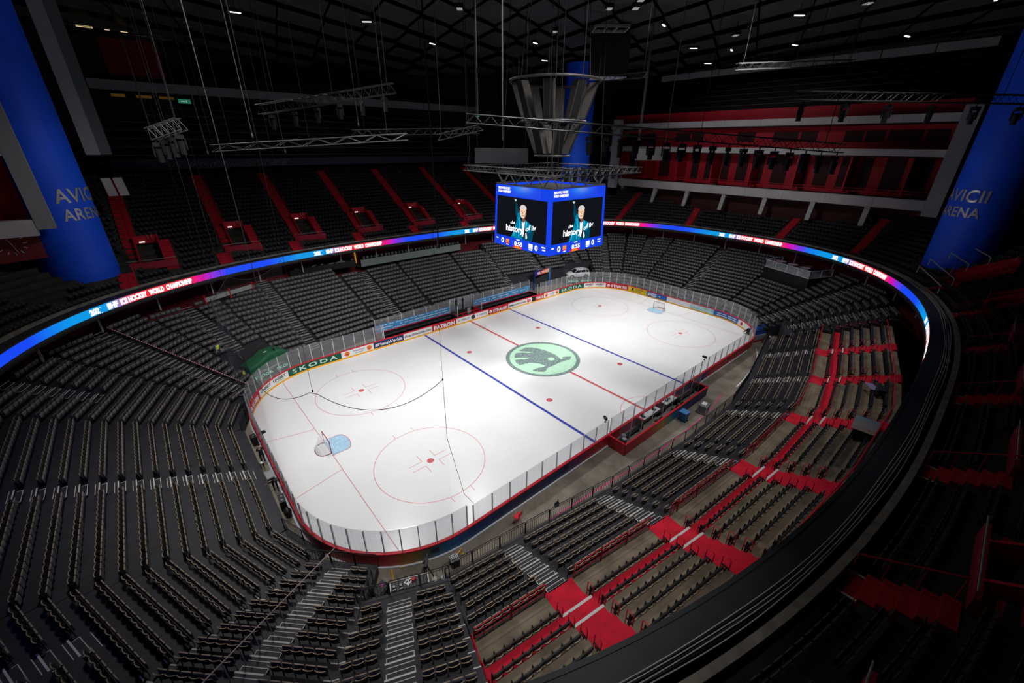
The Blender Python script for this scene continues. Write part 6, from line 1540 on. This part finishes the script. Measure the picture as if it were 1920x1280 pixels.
for i in range(n):
    z0, z1 = 2.8 * i / n + .2, 2.8 * (i + 1) / n + .2; x0, x1 = .1 * math.sin(i * .9), .1 * math.sin((i + 1) * .9); m.hexa([(x0 - .35, -.02, z0), (x0 + .35, -.02, z0), (x0 + .35, .02, z0), (x0 - .35, .02, z0), (x1 - .35, -.02, z1), (x1 + .35, -.02, z1), (x1 + .35, .02, z1), (x1 - .35, .02, z1)], 0)
    for q_ in range(6): m.c[-1 - q_] = bc(i / n)
obj('banner_cloth', m, PRINT, t, world=False); m = MB(); m.tube([(-.4, 0, 3.02), (.4, 0, 3.02)], .03, 6); m.tube([(.38, 0, 0), (.38, 0, 3.05)], .03, 6); obj('banner_pole', m, ALU, t, world=False)
for i, (x, y, rz, l) in enumerate(((26.3, -16.0, .2, 'media desk with monitors in the far corner, beside the tarpaulin'), (24.2, -16.9, .25, 'media desk with monitors in the far corner, beside the side stand'))):
    t = thing('media_desk', l, 'desk', (x, y, 0), rz)
    m = MB(); m.box((0, 0, .74), (1.8, .7, .04)); obj('desk_top', m, BLKMETAL, t, world=False)
    for sx in (-.8, .8): m = MB(); m.box((sx, 0, .37), (.05, .6, .72)); obj('leg', m, GREY, t, world=False)
    for k in range(3):
        t2 = thing('monitor', f'flat monitor on the media desk, {nth(k + 1)} of three, {"tarpaulin" if i == 0 else "side stand"} side', 'monitor', (x + (-.55 + .55 * k) * math.cos(rz), y + (-.55 + .55 * k) * math.sin(rz), .76), rz + PI)
        m = MB(); m.box((0, 0, .3), (.46, .03, .3)); obj('panel', m, GREY, t2, world=False); m = MB(); m.box((0, .02, .08), (.06, .06, .16)); m.box((0, 0, .01), (.2, .16, .02)); obj('stand', m, BLACK, t2, world=False)
    m = MB(); m.box((.2, -.22, .775), (.5, .2, .02)); obj('papers', m, WHITE, t, world=False)
t = thing('barrier_board', 'low grey and red barrier board at the far corner of the boards', 'barrier', (25.5, -15.2, 0), -.3); m = MB(); m.box((0, 0, .65), (2.6, .08, .7)); obj('grey_board', m, GREY, t, world=False); m = MB(); m.box((0, 0, .17), (2.6, .1, .3)); obj('red_base', m, mat('faded red base', (.35, .06, .05), .6), t, world=False)
# press counter on top of the far side stand
t = thing('press_counter', 'long pale counter at the top of the stand across the ice', 'counter', (1.2, 33.1, 5.8)); m = MB(); m.box((1.2, 33.0, 6.45), (19., .12, 1.1)); obj('front_panel', m, mat('pale green grey panel', (.22, .26, .24), .6), t); m = MB(); m.box((1.2, 33.4, 7.02), (19., .9, .06)); obj('counter_top', m, BLKMETAL, t)
m = MB(); m.box((1.2, 34.6, 6.0), (20., 2.6, .3)); struct('floor_press', m, BLACK)
MON = None; random.seed(9)
for i in range(30):
    x = -7.6 + 18. * i / 29; lab = f'small screen on the pale press counter, {nth(i + 1)} from the scoreboard-far end'
    if MON is None:
        MON = thing('monitor', lab, 'monitor', (x, 33.3, 7.05), PI, 'screens on the press counter'); m = MB(); m.box((0, 0, .24), (.4, .04, .3)); obj('panel', m, mat('screen back', (.09, .09, .10), .5), MON, world=False); m = MB(); m.box((0, 0, .05), (.18, .14, .1)); obj('stand', m, GREY, MON, world=False)
    else: copy_thing(MON, (x, 33.3 + random.uniform(-.1, .3), 7.05), PI + random.uniform(-.5, .5), lab)
t = thing('wall_lamp', 'warm lit lamp column at the bar beside the press counter', 'lamp', (-8.6, 34.3, 6.1)); m = MB(); m.box((-8.6, 34.3, 7.2), (.2, .2, 1.8)); obj('lamp_tube', m, mat('warm lamp', (0, 0, 0), em=(1., .5, .08), es=.35), t); m = MB(); m.box((-8.6, 34.3, 6.2), (.3, .3, .2)); obj('lamp_base', m, BLACK, t)
# press desk clutter further left
t = thing('press_desk', 'black press desk with scattered white papers above the near part of the far stand', 'desk', (-14.2, 32.6, 6.2)); m = MB(); m.box((-14.2, 32.5, 6.9), (9.5, .9, .9)); obj('desk_body', m, BLACK, t); m = MB(); random.seed(6)
for i in range(16): m.box((-18.5 + 9 * random.random(), 32.5 + random.uniform(-.3, .3), 7.375), (random.uniform(.2, .5), random.uniform(.15, .4), random.uniform(.03, .1)), random.random())
obj('papers', m, mat('dim papers', (.3, .3, .29), .7), t)
# low glass-front shelf at the top of the near corner
t = thing('counter_rail', 'pale counter with red end posts above the near corner seats', 'counter', (-27., 27.6, 6.4), .45); m = MB(); m.box((0, 0, .6), (6., .12, .5)); obj('counter_panel', m, mat('pale counter', (.3, .3, .3), .6), t, world=False); m = MB()
for x in (-3, 0., 3): m.box((x, 0, .55), (.14, .16, 1.2))
obj('red_post', m, REDRAIL, t, world=False)
# white cars' neighbours: stage equipment on the terrace
t = thing('camera_stage', 'black camera equipment on the upper end of the red terrace stairs', 'camera', (9.5, -29.5, 5.1), .3)
m = MB(); m.box((0, 0, .55), (1.0, .5, .5)); m.tube([(.5, 0, .65), (1.0, 0, .65)], .14, 10); obj('camera_body', m, BLACK, t, world=False); m = MB()
for a in (0, 2.1, 4.2): m.tube([(.45 * math.cos(a), .45 * math.sin(a), 0), (0, 0, .4)], .04, 5)
obj('tripod', m, BLKMETAL, t, world=False); m = MB(); m.box((.9, .4, .35), (1.2, .6, .04), .3); obj('lit_desk', m, mat('pale lilac desk', (.25, .24, .38), .6), t, world=False)
t = thing('cloth_cover', 'sand to teal cloth draped over a box on the red terrace', 'cloth', (2.3, -30.0, 5.1), .05); m = MB(); cols = [(.30, .2, .12), (.28, .2, .13), (.1, .2, .24)]
for i in range(8):
    x0, x1 = -1.2 + .3 * i, -1.2 + .3 * (i + 1); c0 = bc; q0, q1 = tuple(cols[0][k] + (cols[2][k] - cols[0][k]) * i / 8 for k in range(3)), tuple(cols[0][k] + (cols[2][k] - cols[0][k]) * (i + 1) / 8 for k in range(3))
    zz = lambda x: .8 + .1 * math.sin(x * 3)
    m.add([(x0, -.8, .1), (x1, -.8, .1), (x1, -.6, zz(x1)), (x0, -.6, zz(x0)), (x1, .8, zz(x1)), (x0, .8, zz(x0))], [(0, 1, 2, 3), (3, 2, 4, 5)], 0, [q0, q1, q1, q0])
obj('cloth', m, PRINT, t, world=False); m = MB(); m.box((0, 0, .3), (2.2, 1.3, .6)); obj('covered_box', m, BLACK, t, world=False)
# warm lamps far above the column side
for i, x in enumerate((-30.5, -27.5, -24.8)):
    t = thing('wall_lamp', f'warm wall lamp under the upper fascia, {nth(i + 1)} from the column', 'lamp', (x, 58.2, 29.6)); m = MB(); m.box((x, 58.2, 29.7), (1.8, .1, .35)); obj('glow_panel', m, mat('warm wall glow', (0, 0, 0), em=(.5, .25, .03), es=.09), t); m = MB(); m.box((x, 58.25, 29.95), (1.9, .2, .12)); obj('lamp_housing', m, BLACK, t)
# ------------------------------------------------------------------ clocks, signs, long rails, catwalk
def clock(p, nrm, label):
    t = thing('wall_clock', label, 'clock', p); n = Vector((*nrm, 0)).normalized(); r = Vector((-n.y, n.x, 0)); P = Vector(p)
    m = MB()
    for i in range(12):
        a = 2 * PI * i / 12; d = r * math.cos(a) + Vector((0, 0, 1)) * math.sin(a); q = P + d * .75 + n * .05; e = P + d * 1.0 + n * .05; m.beam(q, e, .07, .05)
    obj('hour_marks', m, LETM, t)
    m = MB()
    for a, L in ((1.9, .5), (-1.35, .8)): d = r * math.cos(a) + Vector((0, 0, 1)) * math.sin(a); m.beam(P + n * .07, P + d * L + n * .07, .06, .04)
    m.cyl((P.x, P.y, P.z - .04), .06, .08, 10); obj('clock_hands', m, LETM, t)
    m = MB(); m.beam(P + r * 1.9 - n * .06, P - r * 1.9 - n * .06, .08, 3.2); obj('red_backing', m, mat('clock wall red', (.12, .006, .012), .7), t)
clock((50.6, -24.2, 14.6), (-1, 0), 'metal wall clock on the dark red wall under the suites, by the far column')
clock((-42.2, 26.4, 15.2), (.3, -1), 'metal wall clock on the dark red wall beside the near-end column')
for x, z, l in ((-22.8, 29.3, 'dim green exit sign under the long upper fascia, toward the columns'), (33.6, 29.7, 'green exit sign under the long upper fascia, beyond the speaker cluster')):
    t = thing('exit_sign', l, 'sign', (x, 56.9, z)); m = MB(); m.box((x, 56.9, z), (1.6, .1, .55)); obj('sign_box', m, mat('exit sign green', (0, .02, .01), em=(.03, .25, .16), es=.5), t); m = MB(); m.box((x - .2, 56.83, z), (.5, .02, .12)); m.box((x + .25, 56.83, z), (.12, .02, .3)); obj('pictogram', m, mat('exit sign white', (0, 0, 0), em=(.5, .7, .6), es=.5), t)
t = thing('terrace_rail', 'long red tube rail along the top of the concrete terrace', 'railing', (0, -30, 5.))
m = MB()
P = [RS[0].P(11.25, RS[0].ext(11.25)[0] + .4)] + [s.P(11.25, s.ext(11.25)[1]) for s in RS]
m.tube([(p.x, p.y, 1.08 + RISE * 11 + .95) for p in P], .05, 6); obj('rail', m, REDRAIL, t)
m = MB()
for a, b in zip(P[:-1], P[1:]):
    n = max(1, int((b - a).length / 2.4))
    for i in range(n): q = a + (b - a) * i / n; m.tube([(q.x, q.y, 1.08 + RISE * 11), (q.x, q.y, 1.08 + RISE * 11 + .95)], .03, 5)
obj('post', m, REDRAIL, t)
PR = mat('pale tube rail', (.34, .33, .31), .4)
for i, (a, b) in enumerate((((30.2, -27.1, 12.05), (24.3, -29.6, 11.6)), ((33.8, -27.5, 12.3), (27.2, -30.2, 11.9)), ((35.5, -28.8, 13.0), (31.8, -30.6, 12.7)), ((37.2, -29.9, 13.8), (33.4, -31.9, 13.4)))):
    t = thing('balcony_rail', f'pale tube rail among dark balcony seats under the far column, {nth(i + 1)} from the ice', 'railing', a); m = MB(); m.tube([a, b], .05, 6); obj('rail', m, PR, t)
    m = MB()
    for p in (a, b): m.tube([(p[0], p[1], p[2] - .75), p], .045, 6)
    obj('post', m, PR, t)
t = thing('catwalk', 'steel catwalk with small warm lamps above the top fascia by the near-end column', 'catwalk', (-30, 54, 36.6))
m = MB(); m.box((-30, 54, 36.3), (13, 1.6, .1)); obj('walkway', m, BLKMETAL, t)
m = MB()
for z in (36.9, 37.4):
    m.tube([(-36.5, 53.3, z), (-23.5, 53.3, z)], .04, 5)
for k in range(8): m.tube([(-36.5 + 13 * k / 7, 53.3, 36.35), (-36.5 + 13 * k / 7, 53.3, 37.5)], .035, 5)
obj('railing', m, mat('catwalk rail', (.12, .11, .10), .5), t)
m = MB()
for x, w_ in ((-31.5, 1.6), (-27.6, .7), (-29.3, .5)): m.box((x, 54.1, 37.0), (w_, .15, .16))
obj('warm_lamps', m, mat('warm catwalk lamp', (0, 0, 0), em=(1., .75, .4), es=.8), t)
for i, x in enumerate((-34.35, -33.35)):
    m = MB(); m.hexa([(x - .4, 35., 18.1), (x + .4, 35., 18.1), (x + .4, 35.4, 18.1), (x - .4, 35.4, 18.1), (x - .55, 34.6, 20.), (x + .25, 34.6, 20.), (x + .25, 35.4, 20.), (x - .55, 35.4, 20.)]); struct('trim_bracket', m, MATS['white bracket'])
# ------------------------------------------------------------------ light
w = bpy.data.worlds.new('world'); SC.world = w; w.use_nodes = True
bg = w.node_tree.nodes['Background']; bg.inputs[0].default_value = (.02, .022, .028, 1); bg.inputs[1].default_value = .0
RIGH = 36.5; SPOT_XY = []
def rink_or_fill_spot(x, y, z, tx, ty, power, ang, blend=.7, size=2.4):  # makes the rink lamps and also the added fill spots
    l = bpy.data.lights.new('rink_or_fill_lamp', 'SPOT'); l.energy = power * 1.06; l.spot_size = math.radians(ang); l.spot_blend = blend; l.shadow_soft_size = size; l.color = (1., .985, .97)
    o = bpy.data.objects.new('rink_or_fill_lamp', l); COL.objects.link(o); o.location = (x, y, z)
    o.rotation_euler = Vector((tx - x, ty - y, -z)).to_track_quat('-Z', 'Y').to_euler(); SPOT_XY.append((x, y)); return o
for x, pw in ((-30, 21000), (-15, 20000), (0, 17000), (15, 20000), (30, 26000)):
    rink_or_fill_spot(x, -15, RIGH, x * .80, 9., pw, 70, .9)      # across the ice, reaching the far stand
    rink_or_fill_spot(x, 15, RIGH, x * .80, -7., pw * .92, 66, .9)
rink_or_fill_spot(-34, 0, RIGH, 30, 2., 12000, 46, .9)                # along the ice toward the far end
rink_or_fill_spot(34, 0, RIGH, -22, 0., 12000, 46, .9)
for x, pw in ((-22, 14000), (-8, 11000), (6, 11000), (20, 8500)):
    rink_or_fill_spot(x, -26, RIGH, x * 1.05, -19.5, pw, 44, .9)     # down onto the side stand and the outer boards
for x, tx in ((-16, -22), (-4, -6), (10, 10), (22, 26)):
    rink_or_fill_spot(x, -14, RIGH, tx, 25., 13000, 36, .9)
# fill spots added to brighten the balconies, columns and suites
for x, y, tx, ty, pw, an in ((-12, 4, -34, 33, 4500, 72), (0, 4, 0, 40, 4500, 72), (12, 4, 30, 36, 4500, 72), (12, 0, 48, 2, 4500, 72),
                             (-12, 4, -55.4, 45.2, 4500, 34), (12, 4, 55.4, 45.2, 6500, 34), (12, -4, 55.4, -45.2, 2800, 28), (14, 2, 84, 4, 7000, 60), (-6, -8, -12, -36, 1300, 80)):
    rink_or_fill_spot(x, y, RIGH, tx, ty, pw, an, .9)
RL = None; done = []  # housings with faintly glowing glass, added above the rink and fill spots
for x, y in SPOT_XY:
    if any(math.hypot(x - a, y - b) < 1.5 for a, b in done): continue
    done.append((x, y)); lab = f'added black lamp housing close under the ceiling, {nth(len(done))} of the rink and fill spots'
    if RL is None:
        RL = thing('rink_or_fill_lamp', lab, 'rink lamp', (x, y, RIGH + .5), .86, 'added housings of rink and fill lamps under the ceiling')
        m = MB(); m.box((0, 0, .2), (1.1, .8, .34)); m.box((0, 0, .45), (.3, .8, .16)); obj('lamp_housing', m, LAMPM, RL, world=False)
        m = MB(); m.box((0, 0, .015), (.9, .6, .03)); obj('lamp_glass', m, mat('lit lamp glass', (.2, .2, .2), .3, em=(1., .98, .95), es=.25), RL, world=False)
        m = MB(); m.tube([(0, 0, .5), (0, 0, 1.6)], .03, 5); obj('stem', m, LAMPM, RL, world=False)
    else: copy_thing(RL, (x, y, RIGH + .5), .86, lab)
SC.view_settings.view_transform = 'Standard'; SC.view_settings.look = 'None'; SC.view_settings.exposure = 0.; SC.view_settings.gamma = 1.
SC.view_settings.use_curve_mapping = False
SC.cycles.transparent_max_bounces = 24
SC.cycles.max_bounces = 5
